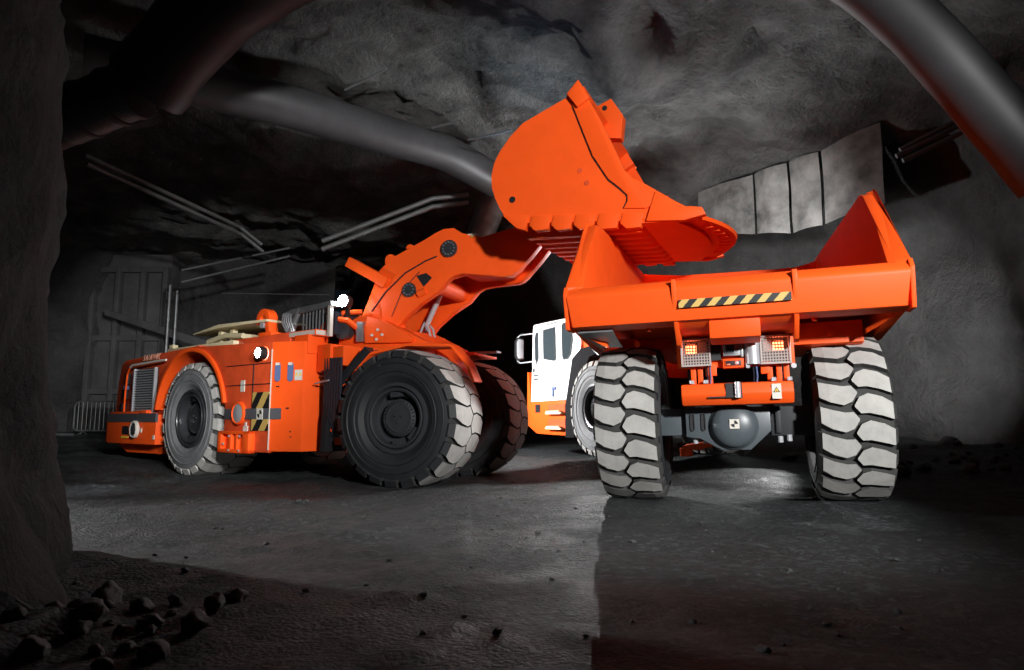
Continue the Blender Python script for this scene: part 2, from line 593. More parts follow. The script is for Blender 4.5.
def rim_mesh(hw):
    g = G()
    o = -hw
    g.lathe([(o * 0.80, 0.515), (o * 0.92, 0.50), (o * 0.93, 0.455), (o * 0.84, 0.44), (o * 0.80, 0.425), (o * 0.50, 0.41), (o * 0.46, 0.36), (o * 0.46, 0.0)], 56)
    g.lathe([(o * 0.885, 0.43), (o * 0.93, 0.415), (o * 0.90, 0.385), (o * 0.72, 0.375)], 56)
    for a in (100, 280, 325):      # lock ring keys
        mx = Matrix.Rotation(R(-a), 4, 'Y')
        g.box(0.30, 0.40, o * 0.78, o * 0.70, -0.10, 0.10, mx)
        g.box(0.335, 0.36, o * 0.80, o * 0.77, -0.03, -0.012, mx)
        g.box(0.335, 0.36, o * 0.80, o * 0.77, 0.012, 0.03, mx)
    return g.mesh('rim', 'rim', 30)


def hub_mesh(hw):
    g = G()
    o = -hw
    g.lathe([(o * 0.4, 0.27), (o * 0.66, 0.265), (o * 0.68, 0.24), (o * 0.70, 0.225), (o * 0.72, 0.20), (o * 0.71, 0.185), (o * 0.73, 0.12), (o * 0.735, 0.0)], 40)
    n = 30
    for i in range(n):
        a = 2 * math.pi * i / n
        c = Vector((0.243 * math.cos(a), o * 0.66, 0.243 * math.sin(a)))
        g.cyl(c, c + Vector((0, o * 0.06, 0)), 0.013, n=6)
    for i in range(3):
        a = 2 * math.pi * i / 3 + 0.5
        c = Vector((0.06 * math.cos(a), o * 0.72, 0.06 * math.sin(a)))
        g.cyl(c, c + Vector((0, o * 0.05, 0)), 0.018, n=6)
    return g.mesh('hub', 'rim', 30)


HL, HT = 0.475, 0.40
HS_L = [0.03, 0.455, 0.46, 0.435, 0.35, 0.345]
ME_FRONT = tyre_mesh('tyre', HL, ['rubber', 'tread', 'groove', 'rubber'], 22, 0.20, HS_L)
ME_REAR = tyre_mesh('tyre', HL, ['sidewall', 'tread', 'groove', 'tread'], 22, 0.20, HS_L)
ME_TRUCK = tyre_mesh('tyre', HT, ['rubber', 'tread', 'groove', 'groove'], 21, 0.27)
ME_TRUCKF = tyre_mesh('tyre', HT, ['sidewall', 'tread', 'groove', 'tread'], 24, 0.22)
RIM_L, HUB_L, RIM_T, HUB_T = rim_mesh(HL), hub_mesh(HL), rim_mesh(HT), hub_mesh(HT)


def wheel(root, frame, side, me, rim, hub, spin=0.0, label=None):
    o = bpy.data.objects.new('tyre', me)
    COL.objects.link(o)
    o.parent = root
    f = frame @ (Matrix.Rotation(math.pi, 4, 'Z') if side < 0 else Matrix())
    o.matrix_basis = f @ Matrix.Rotation(spin, 4, 'Y')
    if label:
        o['label'] = label
    for nm, mm in (('rim', rim), ('hub', hub)):
        c = bpy.data.objects.new(nm, mm)
        COL.objects.link(c)
        c.parent = o
    return o


def square_marker(name, parent, c, s, frame=None, axis='y', sub=False):
    """white square with two black quadrants of a target circle; lies in the plane across `axis`"""
    g = G()
    t = 0.006
    if axis == 'y':
        W = lambda u, v, d: (c[0] + u, c[1] - d, c[2] + v)
    else:
        W = lambda u, v, d: (c[0] - d, c[1] - u, c[2] + v)

    def slab(pts, d0, d1, mi):
        n = len(pts)
        vs = [W(u, v, d0) for u, v in pts] + [W(u, v, d1) for u, v in pts]
        g.add(vs, [tuple(range(n)), tuple(range(n, 2 * n))] + [(i, (i + 1) % n, n + (i + 1) % n, n + i) for i in range(n)], mi)
    slab([(-s, -s), (s, -s), (s, s), (-s, s)], 0, t, 0)
    for a in (0, 180):
        slab([(0, 0)] + arc(0, 0, s * 0.72, a, a + 90, 8), t, t + 0.003, 1)
    return g.build(name, ['label', 'black'], parent, frame=frame)


def warning_label(name, parent, c, w, h, frame=None, axis='y', signs=1):
    g = G()
    t = 0.005
    if axis == 'y':
        W = lambda u, v, d: (c[0] + u, c[1] - d, c[2] + v)
    else:
        W = lambda u, v, d: (c[0] - d, c[1] - u, c[2] + v)

    def slab(pts, d0, d1, mi):
        n = len(pts)
        vs = [W(u, v, d0) for u, v in pts] + [W(u, v, d1) for u, v in pts]
        g.add(vs, [tuple(range(n)), tuple(range(n, 2 * n))] + [(i, (i + 1) % n, n + (i + 1) % n, n + i) for i in range(n)], mi)
    slab([(-w, -h), (w, -h), (w, h), (-w, h)], 0, t, 0)
    for k in range(signs):
        u = (k - (signs - 1) / 2) * w * 0.95
        r = min(w * (0.72 if signs == 1 else 0.36), h * 0.8)
        v = h * 0.15
        slab([(u - r, v - r * 0.7), (u + r, v - r * 0.7), (u, v + r)], t, t + 0.003, 1)
        slab([(u - r * 0.6, v - r * 0.5), (u + r * 0.6, v - r * 0.5), (u, v + r * 0.62)], t + 0.003, t + 0.005, 2)
        slab([(u - r * 0.08, v - r * 0.35), (u + r * 0.08, v - r * 0.35), (u, v + r * 0.4)], t + 0.005, t + 0.007, 1)
    return g.build(name, ['label', 'black', 'label_y'], parent, frame=frame)


def lamp_beam(root, a, b, power, angle):
    o = spot('lamp_beam', a, b, power, angle, 0.9, 0.0, (0.88, 0.94, 1))
    o.parent = root
    return o


# ------------------------------------------------------------------ the loader
def make_loader():
    root = thing('wheel_loader', 'large orange underground wheel loader holding its raised bucket over the dump truck', 'loader', F_L, S_L)
    wheel(root, WL[0][0], 1, ME_FRONT, RIM_L, HUB_L, 0.1, 'near front tyre with a clean black sidewall')
    wheel(root, WL[1][0], 1, ME_REAR, RIM_L, HUB_L, 0.3, 'near rear tyre with a dusty grey sidewall')
    wheel(root, WL[2][0], -1, ME_FRONT, RIM_L, HUB_L, 0.0)
    wheel(root, WL[3][0], -1, ME_REAR, RIM_L, HUB_L, 0.2)

    # ---- rear frame (local coordinates of FR)
    ax = -2.087
    for sg, nm in ((-1, 'engine_hood'), (1, 'engine_hood')):
        g = G()
        y0, y1 = (-1.34, -0.42) if sg < 0 else (0.42, 1.34)
        arch = arc(ax, 1.0, 1.17, 178, 90, 14)
        g.prism([(-3.28, 1.06), (-5.85, 1.06), (-5.74, 1.75), (-5.58, 2.12), (-5.3, 2.20), (ax, 2.29)] + arch[::-1], 'xz',
                (lambda a, b, s=sg, y=y0: y + (0.16 * max(0, (-4.55 - a)) if s < 0 else 0)),
                (lambda a, b, s=sg, y=y1: y - (0.16 * max(0, (-4.55 - a)) if s > 0 else 0)))
        hood = g.build(nm, 'orange_dusty', root, 0.025, frame=FR)
        if sg < 0:
            # louvred grille, badge, tail slots
            g = G()
            g.box(-4.46, -3.56, -1.352, -1.335, 1.12, 1.97, mi=1)
            for k in range(17):
                z = 1.15 + k * 0.048
                g.prism([(-1.40, z), (-1.35, z + 0.03), (-1.35, z + 0.038), (-1.405, z + 0.008)], 'yz', -4.42, -3.60, mi=0)
            for x in (-4.44, -3.585):
                g.box(x - 0.02, x + 0.02, -1.41, -1.34, 1.11, 1.97, mi=0)
            g.build('grille', ['steel', 'black'], hood, label='steel louvred grille')
            g = G()
            g.tube([(-4.72, -1.36, 2.02), (-4.60, -1.375, 2.06), (-3.6, -1.375, 2.085), (-3.22, -1.37, 2.09)], 0.022, 8)
            g.build('trim_bar', 'label', hood, label='pale trim bar')
            cu = bpy.data.curves.new('badge', 'FONT')
            cu.body = 'SANDVIK'
            cu.size = 0.17
            cu.extrude = 0.004
            cu.shear = 0.25
            tmp = bpy.data.objects.new('badge', cu)
            COL.objects.link(tmp)
            bpy.context.view_layer.update()
            me = bpy.data.meshes.new_from_object(tmp)
            bpy.data.objects.remove(tmp)
            me.materials.clear()
            me.materials.append(M['pink'])
            b = bpy.data.objects.new('badge', me)
            COL.objects.link(b)
            b.parent = hood
            b.location = (-4.25, -1.345, 2.125)
            b.rotation_euler = (R(82), 0, 0)
            b['label'] = 'pale raised lettering on the hood'
            g = G()
            for z0, z1, x in ((1.14, 1.32, -5.35), (1.40, 1.62, -5.28), (1.70, 1.92, -5.2)):
                g.box(x, x + 0.12, -1.255, -1.16, z0, z1)
            g.build('tail_slot', 'black', hood, 0.01, split=True)
            g = G()
            g.tube([(-5.05, -1.29, 1.14), (-5.0, -1.31, 1.5), (-4.93, -1.32, 1.9), (-4.72, -1.36, 2.03)], 0.018, 8)
            g.build('handrail', 'orange', hood)
            g = G()
            g.cyl((-5.08, -1.22, 1.63), (-5.08, -1.30, 1.63), 0.05, n=14)
            g.build('side_reflector', 'hose_blue', hood)
    # fender arch bands over the rear wheels
    for sg in (-1, 1):
        g = G()
        y0, y1 = (-1.50, -1.30) if sg < 0 else (1.30, 1.50)
        g.prism(ribbon(arc(ax, 1.0, 1.235, 172, 12, 24), 0.07), 'xz', y0, y1)
        g.build('rear_fender', 'orange', root, 0.012, frame=FR)
    # middle body and operator side panels
    g = G()
    g.box(-5.2, 0.9, -0.45, 0.45, 0.62, 2.12)
    g.build('chassis', 'orange_dusty', root, frame=FR)
    for sg in (-1, 1):
        g = G()
        pl = [(ax + 0.5, -0.45), (-0.90, -0.50), (-0.90, -1.45), (0.37, -1.45), (0.37, -0.45)]
        arcp = [p for p in arc(ax, 1.0, 1.17, 90, -22, 16)]
        pts = arcp[::-1] + [(ax, 2.25), (-1.2, 2.22), (0.37, 2.17), (0.37, 0.48), (-0.9, 0.48)]
        if sg < 0:
            g.prism(pts, 'xz', -1.45, -0.45)
        else:
            g.prism(pts, 'xz', 0.45, 1.45)
        body = g.build('side_panel', 'orange_dusty', root, 0.02, frame=FR)
        if sg > 0:
            continue
        # seams and fittings of the near panel
        g = G()
        for z in (1.52, 1.84):
            g.box(-0.92, 0.36, -1.462, -1.44, z, z + 0.012)
        g.box(-0.12, -0.105, -1.462, -1.44, 0.55, 1.84)
        g.build('panel_seam', 'black', body, split=True)
        g = G()
        g.box(-0.90, 0.37, -1.466, -1.45, 0.985, 1.15, mi=0)
        g.build('grey_band', 'stripe_grey', body, 0.004, label='dark grey band')
        for z0, z1 in ((1.15, 1.40), (0.81, 0.985)):
            g = G()
            g.box(-0.10, 0.345, -1.463, -1.448, z0, z1)
            g.build('hazard_stripe', 'hazard_side', body, label='yellow and black striped panel')
        square_marker('target_marker', body, (0.13, -1.466, 1.067), 0.085)
        g = G()
        mx = Matrix.Translation((-0.46, -1.45, 1.08))
        g.lathe([(-0.0, 0.185), (-0.045, 0.18), (-0.055, 0.16), (-0.04, 0.145)], 28, mx, mi=0)
        g.lathe([(-0.04, 0.148), (-0.055, 0.09), (-0.06, 0.0)], 28, mx, mi=1)
        g.build('side_lamp', ['orange', 'steel'], body, label='oval side lamp in an orange ring')
        g = G()
        g.box(-0.46, -0.35, -1.462, -1.448, 1.42, 1.60)
        g.box(-0.33, -0.20, -1.462, -1.448, 0.80, 0.88)
        g.box(-0.29, -0.24, -1.462, -1.448, 0.86, 0.94)
        g.build('small_label', 'label', body, split=True)
        # step box
        g = G()
        g.box(-0.90, 0.0, -1.56, -1.44, 0.46, 0.52)
        g.box(-0.90, -0.80, -1.56, -1.44, 0.46, 0.80)
        g.box(-0.58, -0.50, -1.56, -1.44, 0.46, 0.80)
        g.box(-0.18, 0.0, -1.56, -1.44, 0.46, 0.80)
        g.box(-0.90, 0.0, -1.56, -1.44, 0.75, 0.80)
        g.box(-0.40, -0.34, -1.55, -1.44, 0.50, 0.77)
        g.box(-0.85, -0.05, -1.47, -1.44, 0.48, 0.78)
        g.build('step_box', 'orange', body, 0.012)
        g = G()
        for x, z in ((-0.72, 0.6), (-0.55, 0.72), (-0.25, 0.72), (-0.25, 0.5), (-0.55, 0.5)):
            g.cyl((x, -1.55, z), (x, -1.575, z), 0.017, n=8)
        g.build('bolt', 'steel', body, split=True)
        # headlight
        g = G()
        g.lathe([(0.0, 0.10), (-0.10, 0.10), (-0.12, 0.085), (-0.11, 0.075)], 24, Matrix.Translation((0.17, -1.46, 2.0)), mi=0)
        hl = g.build('headlight', ['black'], body)
        g = G()
        g.lathe([(-0.10, 0.078), (-0.125, 0.05), (-0.13, 0.0)], 24, Matrix.Translation((0.17, -1.47, 2.0)))
        hl_lens = g
        hl_lens.build('headlight_lens', 'lamp', root, frame=FR, label='lit white headlight on the side panel')
        lamp_beam(root, FR @ Vector((0.04, -1.64, 2.0)), FR @ Vector((-0.3, -6.0, -0.1)), 420, 58)
    # front operator panel, bends inwards
    g = G()
    g.prism([(0.37, -1.45), (0.84, -1.20), (0.84, 1.20), (0.37, 1.45)], 'xy', 0.50, 2.17)
    cp = g.build('cabin_panel', 'orange', root, 0.015, frame=FR)
    T0, T1 = Vector((0.37, -1.45, 0)), Vector((0.84, -1.20, 0))
    dd = (T1 - T0).normalized()
    mxp = Matrix.Translation(T0) @ Matrix(((dd.x, -dd.y, 0, 0), (dd.y, dd.x, 0, 0), (0, 0, 1, 0), (0, 0, 0, 1)))
    g = G()
    g.box(0.0, 0.012, -0.02, 0.0, 0.52, 2.05, mxp)
    g.build('corner_strip', 'label', cp, label='pale vertical corner strip')
    g = G()
    g.box(0.0, 0.19, -0.018, -0.002, 0.985, 1.15, mxp)
    g.build('grey_band', 'stripe_grey', cp)
    for u in (0.11, 0.32):
        g = G()
        g.prism(arc(0, 0, 0.045, 0, 180, 8) + [(p[0], p[1] - 0.20) for p in arc(0, 0, 0.045, 180, 360, 8)], 'xz', -0.02, -0.004)
        g.v = [tuple(mxp @ Vector((p[0] + u, p[1], p[2] + 1.80))) for p in g.v]
        h = g.build('door_handle', 'hose_blue', cp)
        g = G()
        g.box(u - 0.03, u + 0.03, -0.035, -0.01, 1.80, 1.84, mxp)
        g.build('latch', 'label', cp)
    g = G()
    g.box(0.39, 0.51, -0.012, 0, 1.57, 1.73, mxp, 0)
    for u in (0.42, 0.48):
        g.prism([(u - 0.022, 1.64), (u + 0.022, 1.64), (u, 1.69)], 'xz', -0.016, -0.010, mi=1)
        g.v[-6:] = [tuple(mxp @ Vector(p)) for p in g.v[-6:]]
    g.build('warning_label', ['label', 'label_y'], cp)
    g = G()
    for u, z in ((0.1, 1.48), (0.13, 1.48), (0.28, 1.15), (0.3, 1.15), (0.35, 0.8), (0.36, 0.72)):
        g.cyl(mxp @ Vector((u, 0, z)), mxp @ Vector((u, -0.012, z)), 0.012, n=8)
    g.build('bolt', 'black', cp, split=True)
    # rear bumper
    g = G()
    g.prism([(-3.25, -1.47), (-5.30, -1.47), (-5.70, -1.35), (-5.88, -1.0), (-5.88, 1.0), (-5.70, 1.35), (-5.30, 1.47), (-3.25, 1.47), (-3.25, 0.5), (-3.25, -0.5)],
            'xy', 0.52, 1.08)
    bp = g.build('rear_bumper', 'orange', root, 0.03, frame=FR)
    g = G()
    g.prism([(-3.24, -1.485), (-5.31, -1.485), (-5.72, -1.36), (-5.90, -1.0), (-5.86, -1.0), (-5.68, -1.32), (-5.29, -1.44), (-3.24, -1.44)], 'xy', 0.94, 1.10)
    g.build('grey_band', 'stripe_grey', bp, label='dark grey band along the bumper')
    g = G()
    g.prism([(-3.30, 0.52), (-5.4, 0.52), (-4.9, 0.34), (-3.5, 0.34)], 'xz', -1.25, 1.25)
    g.build('belly_plate', 'orange', bp, 0.02)
    g = G()
    g.lathe([(0, 0.165), (-0.05, 0.165), (-0.065, 0.15), (-0.06, 0.12)], 28, Matrix.Translation((-4.02, -1.48, 0.80)) @ Matrix.Diagonal((0.9, 1, 1, 1)), mi=0)
    g.lathe([(-0.05, 0.125), (-0.02, 0.08), (-0.06, 0.075), (-0.07, 0.0)], 28, Matrix.Translation((-4.02, -1.48, 0.80)) @ Matrix.Diagonal((0.9, 1, 1, 1)), mi=1)
    g.build('tail_lamp', ['label', 'rim'], bp, label='round tail lamp with a white ring')
    g = G()
    g.box(-4.62, -4.36, -1.478, -1.46, 0.70, 0.86, mi=0)
    g.box(-4.64, -4.34, -1.482, -1.46, 0.63, 0.67, mi=1)
    g.box(-3.85, -3.78, -1.482, -1.46, 0.74, 0.82, mi=2)
    g.box(-3.33, -3.27, -1.482, -1.46, 0.62, 0.70, mi=2)
    g.build('tie_down_pocket', ['black', 'label_y', 'label'], bp)
    g = G()
    g.prism([(-3.6, -1.46), (-5.25, -1.46), (-5.6, -1.3), (-5.6, -1.15), (-3.6, -1.15)], 'xy', 1.08, 1.14)
    g.box(-3.62, -3.9, -1.49, -1.40, 1.10, 1.16)
    g.build('bumper_step', 'orange', bp, 0.012)
    # decks on top
    g = G()
    g.box(-3.55, -1.2, -1.2, -0.3, 2.25, 2.33)
    g.box(-3.5, -3.35, -1.2, -1.1, 2.33, 2.40)
    g.build('deck_plate', 'cream', root, 0.01, frame=FR, label='cream deck plate over the engine')
    g = G()
    g.prism([(-3.0, 2.60), (-2.1, 2.70), (-0.55, 2.66), (-0.55, 2.62), (-2.1, 2.63), (-3.0, 2.575)], 'xz', -1.0, 0.2)
    pl = g.build('walkway_plate', 'cream', root, 0.006, frame=FR, label='cream raised walkway plate')
    g = G()
    for x in (-2.3, -1.9, -0.75):
        g.box(x - 0.05, x + 0.05, -0.85, -0.75, 2.28, 2.63)
    g.tube([(-2.6, -0.9, 2.42), (-2.0, -0.9, 2.5), (-1.4, -0.9, 2.45)], 0.05, 8)
    g.box(-1.9, -1.5, -0.8, -0.5, 2.3, 2.5)
    g.build('support', 'cream', pl, split=True)
    g = G()
    g.box(-1.4, 0.30, -1.1, 0.8, 2.12, 2.36)
    g.build('roof_deck', 'orange_dusty', root, 0.02, frame=FR)
    # arched red hook bracket
    g = G()
    g.prism(ribbon(arc(-0.75, 2.66, 0.20, 200, -20, 14) + [(-0.50, 2.35), ], 0.12), 'xz', -0.95, -0.78)
    g.box(-0.78, -0.40, -1.0, -0.7, 2.30, 2.44)
    hk = g.build('hook_bracket', 'orange', root, 0.012, frame=FR)
    g = G()
    g.cyl((-0.74, -0.97, 2.58), (-0.74, -0.76, 2.58), 0.06, n=16)
    g.build('pin', 'steel', hk)
    # canopy and window bars of the operator cabin
    g = G()
    g.prism([(-0.20, 2.70), (0.10, 2.77), (1.10, 2.80), (1.12, 2.72), (0.15, 2.67), (-0.14, 2.60)], 'xz', -0.95, -0.78)
    cn = g.build('canopy', 'galv', root, 0.012, frame=FR, label='grey steel canopy')
    g = G()
    for k in range(9):
        x = 0.32 + k * 0.085
        g.cyl((x, -0.88, 2.34), (x, -0.88, 2.72), 0.013, n=6)
    g.build('guard_bar', 'pipe', cn, split=True)
    g = G()
    g.tube([(-0.05, -0.92, 2.68), (0.18, -0.92, 2.5), (-0.02, -0.92, 2.33)], 0.03, 8)
    g.tube([(0.28, -0.92, 2.76), (-0.02, -0.92, 2.33)], 0.045, 8)
    for k in range(5):
        g.tube([(-0.15 + 0.05 * k, -0.94, 2.72), (-0.12 + 0.06 * k, -0.98, 2.55), (-0.05 + 0.05 * k, -0.93, 2.40)], 0.014, 6)
    g.build('strut', 'galv', cn)
    g = G()
    g.box(0.28, 1.02, -0.80, 0.2, 2.3, 2.66)
    g.build('cabin_window', 'navy', root, frame=FR)
    g = G()
    g.box(1.04, 1.10, -0.95, -0.89, 2.25, 2.76)
    g.build('post', 'label', cn)
    g = G()
    g.box(0.25, 0.95, -1.1, -0.8, 2.26, 2.36, mi=1)
    g.box(0.50, 0.86, -1.16, -0.85, 1.98, 2.28)
    g.box(0.88, 1.2, -1.0, -0.5, 1.7, 2.12)
    g.build('cabin_sill', ['orange', 'label'], root, 0.015, frame=FR)
    # articulation: hinge block, dark bay with hoses
    g = G()
    g.box(0.90, 1.75, -0.62, 0.62, 0.55, 2.05, mi=1)
    g.box(0.9, 1.7, -0.80, -0.55, 0.60, 0.92, mi=0)
    g.box(0.9, 1.45, -0.95, -0.60, 1.78, 2.08, mi=0)
    hg = g.build('hinge', ['orange', 'black'], root, 0.02, frame=FR)
    g = G()
    random.seed(5)
    for k in range(12):
        y = -0.96 + 0.02 * k
        z = 1.70 - 0.06 * k
        g.tube([(0.92, y, z), (1.15, y - 0.05, z + 0.02 - 0.02 * k), (1.35, y + 0.05, z - 0.12), (1.6, y + 0.2, z - 0.05)], 0.026, 8)
    for k in range(7):
        x = 1.08 + 0.06 * k
        g.tube([(x, -0.98, 1.9), (x + 0.03, -1.0, 1.5), (x - 0.02, -0.97, 1.05), (x + 0.05, -0.9, 0.75)], 0.024, 8)
    g.build('hose_bundle', 'navy', hg, label='dark hydraulic hoses')
    g = G()
    g.cyl((0.95, -0.86, 0.76), (1.60, -0.80, 0.78), 0.06, n=14)
    g.build('steering_cylinder', 'rim', hg)
    g = G()
    g.cyl((0.96, -1.08, 1.52), (1.30, -1.08, 1.56), 0.012, n=8)
    g.build('grab_rail', 'steel', hg)

    # ---- front frame (local = root)
    g = G()
    g.prism([(-1.5, 0.6), (-1.55, 1.9), (-1.35, 2.30), (-0.2, 2.36), (0.28, 1.9), (0.34, 1.2), (0.2, 0.55)], 'xz', -0.50, 0.50)
    g.cyl((0, -0.75, 1.0), (0, 0.75, 1.0), 0.30, n=20)
    fr = g.build('front_frame', 'orange', root, 0.03)
    for sg in (-1, 1):
        g = G()
        ys = sorted((sg * 0.50, sg * 0.80))
        g.prism([(-1.42, 1.75), (-1.45, 2.28), (-1.32, 2.50), (-1.05, 2.62), (-0.62, 2.52), (0.10, 2.16), (0.2, 1.75)], 'xz', *ys)
        tw = g.build('tower_plate', 'orange', root, 0.02)
        if sg < 0:
            g = G()
            g.prism([(-0.92, 2.16), (-0.95, 2.45), (-0.70, 2.52), (-0.42, 2.42), (-0.05, 2.2), (-0.1, 2.14)], 'xz', -0.86, -0.79)
            g.build('cover_plate', 'orange', tw, 0.012)
            g = G()
            for x, z in ((-0.78, 2.28), (-0.68, 2.36), (-0.60, 2.28), (-0.70, 2.21)):
                g.cyl((x, -0.85, z), (x, -0.88, z), 0.022, n=8)
            g.build('bolt', 'label', tw, split=True)
            g = G()
            g.box(-1.06, -0.94, -0.90, -0.78, 2.18, 2.50)
            g.build('pin_housing', 'galv', tw, 0.02)
            g = G()
            g.cyl((-1.28, -0.95, 2.36), (-1.28, -0.78, 2.36), 0.13, n=20)
            g.build('pivot_pin', 'rim', tw)
            g = G()
            g.tube([(-1.75, -0.85, 2.30), (-1.62, -0.95, 2.45), (-1.40, -0.97, 2.56), (-1.18, -0.95, 2.52), (-1.05, -0.85, 2.40)], 0.05, 8)
            g.tube([(-1.70, -0.8, 2.15), (-1.60, -0.92, 2.32), (-1.48, -0.95, 2.44), (-1.30, -0.9, 2.66), (-1.05, -0.75, 2.68)], 0.04, 8)
            g.build('pipe_elbow', 'orange', tw, split=True)
    # work light on the tower
    g = G()
    g.box(-1.25, -1.19, -0.92, -0.86, 2.4, 2.78)
    g.lathe([(0.0, 0.11), (-0.10, 0.11), (-0.12, 0.09)], 24, Matrix.Translation((-1.22, -0.92, 2.82)))
    wl = g.build('work_light', 'black', root)
    g = G()
    g.lathe([(-0.12, 0.092), (-0.15, 0.06), (-0.155, 0.0)], 24, Matrix.Translation((-1.22, -0.92, 2.82)))
    g.build('lens', 'lamp', wl, label='lit white lens')
    lamp_beam(root, (-1.22, -1.12, 2.82), (-1.5, -6.0, 0.8), 120, 70)
    p = point('work_light_glow', (0, 0, 0), 14, 0.0, (0.8, 0.9, 1))
    p.parent = root
    p.location = (-1.20, -1.12, 2.88)
    # fenders
    near = [(-1.24, 0.80), (-1.20, 1.25), (-1.02, 1.54), (-0.60, 1.97), (-0.02, 2.10), (0.66, 2.07), (0.92, 1.79), (1.04, 1.52)]
    for sg in (-1, 1):
        g = G()
        if sg < 0:
            g.prism(ribbon(near, 0.045), 'xz', lambda a, b: -1.24 + 0.22 * max(0.0, min(1.0, (a + 0.3) / 0.5)),
                    lambda a, b: -0.42 - 0.32 * max(0.0, min(1.0, (a - 0.2) / 0.4)))
        else:
            g.prism(ribbon([(-0.62, 2.0), (-0.02, 2.10), (0.36, 2.10)], 0.045), 'xz', 0.45, 1.45)
        fd = g.build('front_fender', 'orange', root, 0.012)
        g = G()
        if sg < 0:
            g.prism(ribbon([(-1.38, 0.50), (-1.37, 0.98), (-1.30, 1.30), (-1.08, 1.63), (-0.64, 2.06)], 0.12), 'xz', -1.28, -0.8)
            g.build('rubber_flap', 'black', fd, 0.01, label='black rubber edge flap')
        else:
            g.box(-0.6, 0.42, 1.3, 1.5, 2.17, 2.20)
            g.build('fender_extension', 'galv', fd)

    # ---- boom
    back = [(-1.30, 2.30), (-1.03, 2.89), (-0.84, 3.36), (-0.61, 3.55), (-0.32, 3.67), (0.0, 3.80), (0.16, 3.88), (0.31, 3.93), (0.48, 3.93), (0.63, 3.83), (0.97, 3.74)]
    front_t = [(1.46, 3.90), (1.80, 3.76)]
    front_b = [(1.83, 3.68), (1.64, 3.46), (1.42, 3.24), (1.32, 3.17), (1.22, 3.15)]
    backb = [(0.66, 3.19), (0.50, 3.17), (0.40, 3.12), (0.24, 2.95), (-0.08, 2.77), (-0.35, 2.56), (-0.50, 2.38), (-0.75, 2.15)]
    poly = back + front_t + front_b + backb

    def by(a, b):
        # width narrows ahead of a slanted fold line
        t = (a - (0.66 + (b - 3.19) * 0.55)) / 0.75
        t = max(0.0, min(1.0, t))
        return 0.62 - 0.34 * t
    g = G()
    g.prism(poly, 'xz', lambda a, b: -by(a, b), lambda a, b: -by(a, b) + 0.14)
    g.prism(poly, 'xz', lambda a, b: by(a, b) - 0.14, lambda a, b: by(a, b))
    bm = g.build('boom', 'orange', root, 0.014, 30)
    g = G()                                         # web plates joining the two side plates
    topl = [(x, z - 0.10) for x, z in back[2:]] + [(1.4, 3.72)]
    for q in range(len(topl) - 1):
        a, b2 = topl[q], topl[q + 1]
        wa, wb = by(*a) - 0.1, by(*b2) - 0.1
        g.loft([[(a[0], -wa, a[1]), (a[0], wa, a[1]), (a[0], wa, a[1] - 0.05), (a[0], -wa, a[1] - 0.05)],
                [(b2[0], -wb, b2[1]), (b2[0], wb, b2[1]), (b2[0], wb, b2[1] - 0.05), (b2[0], -wb, b2[1] - 0.05)]])
    g.cyl((0.1, -0.5, 3.1), (0.1, 0.5, 3.1), 0.14, n=16)
    g.prism([(0.5, 3.25), (1.2, 3.22), (1.5, 3.45), (1.5, 3.55), (1.1, 3.36), (0.5, 3.36)], 'xz', -0.30, 0.30)
    g.build('cross_tube', 'orange', bm)
    for (x, z, r, nb) in ((0.42, 3.60, 0.135, 12), (-0.27, 3.00, 0.115, 10)):
        g = G()
        g.cyl((x, -0.60, z), (x, -0.66, z), r, n=28, mi=0)
        g.cyl((x, -0.66, z), (x, -0.675, z), r * 0.3, n=16, mi=0)
        for k in range(nb):
            a = 2 * math.pi * k / nb
            c = Vector((x + r * 0.72 * math.cos(a), -0.655, z + r * 0.72 * math.sin(a)))
            g.cyl(c, c + Vector((0, -0.02, 0)), r * 0.11, n=6, mi=1)
        g.build('pin_cover', ['rim', 'galv'], bm, label='dark round pin cover with bolts')
    g = G()
    g.prism([(-0.15, 3.22), (0.02, 3.25), (0.12, 3.17), (-0.02, 3.04)], 'xz', -0.632, -0.60)
    g.build('opening', 'black', bm)
    warning_label('caution_label', bm, (0.80, -0.615, 3.76), 0.075, 0.045)
    g = G()
    g.tube([(0.20, -0.63, 3.50), (0.0, -0.63, 3.44), (-0.35, -0.63, 3.28), (-0.70, -0.63, 3.0), (-0.95, -0.63, 2.7)], 0.012, 6)
    g.tube([(-0.10, -0.63, 3.28), (-0.4, -0.63, 3.0), (-0.58, -0.63, 2.6)], 0.006, 6)
    g.build('hose', 'navy', bm, split=True)
    g = G()
    mx = Matrix.Translation((-1.04, -0.60, 3.34)) @ Matrix.Rotation(R(29), 4, 'Y')
    g.box(-0.42, 0.42, -0.10, 0.12, -0.085, 0.085, mx)
    g.build('stop_bar', 'orange', bm, 0.015)
    g = G()
    g.prism(arc(-0.66, 3.53, 0.09, 190, 20, 8) + [(-0.56, 3.40), (-0.74, 3.40)], 'xz', -0.60, -0.45)
    g.prism(arc(-0.30, 3.68, 0.07, 180, 0, 8), 'xz', -0.60, -0.45)
    g.build('lug', 'orange', bm, 0.01, split=True)
    g = G()
    g.cyl((-0.12, -0.60, 2.92), (0.02, -0.60, 2.97), 0.07, n=12)
    g.build('grease_block', 'orange', bm)
    for y in (-0.48, 0.30):
        g = G()
        g.cyl((-0.20, y, 3.08), (-0.62, y, 2.25), 0.045, n=14, mi=0)
        g.cyl((-0.48, y, 2.5), (-0.95, y, 1.6), 0.095, n=16, mi=1)
        g.build('lift_cylinder', ['chrome', 'orange'], root, label='lift cylinder with a chrome rod')
    g = G()
    for y in (-0.1, 0.05):
        g.tube([(-0.35, y, 2.4), (-0.28, y, 2.55), (-0.2, y, 2.45), (-0.15, y, 2.2)], 0.022, 8)
    g.build('valve_hose', 'steel', root, split=True)

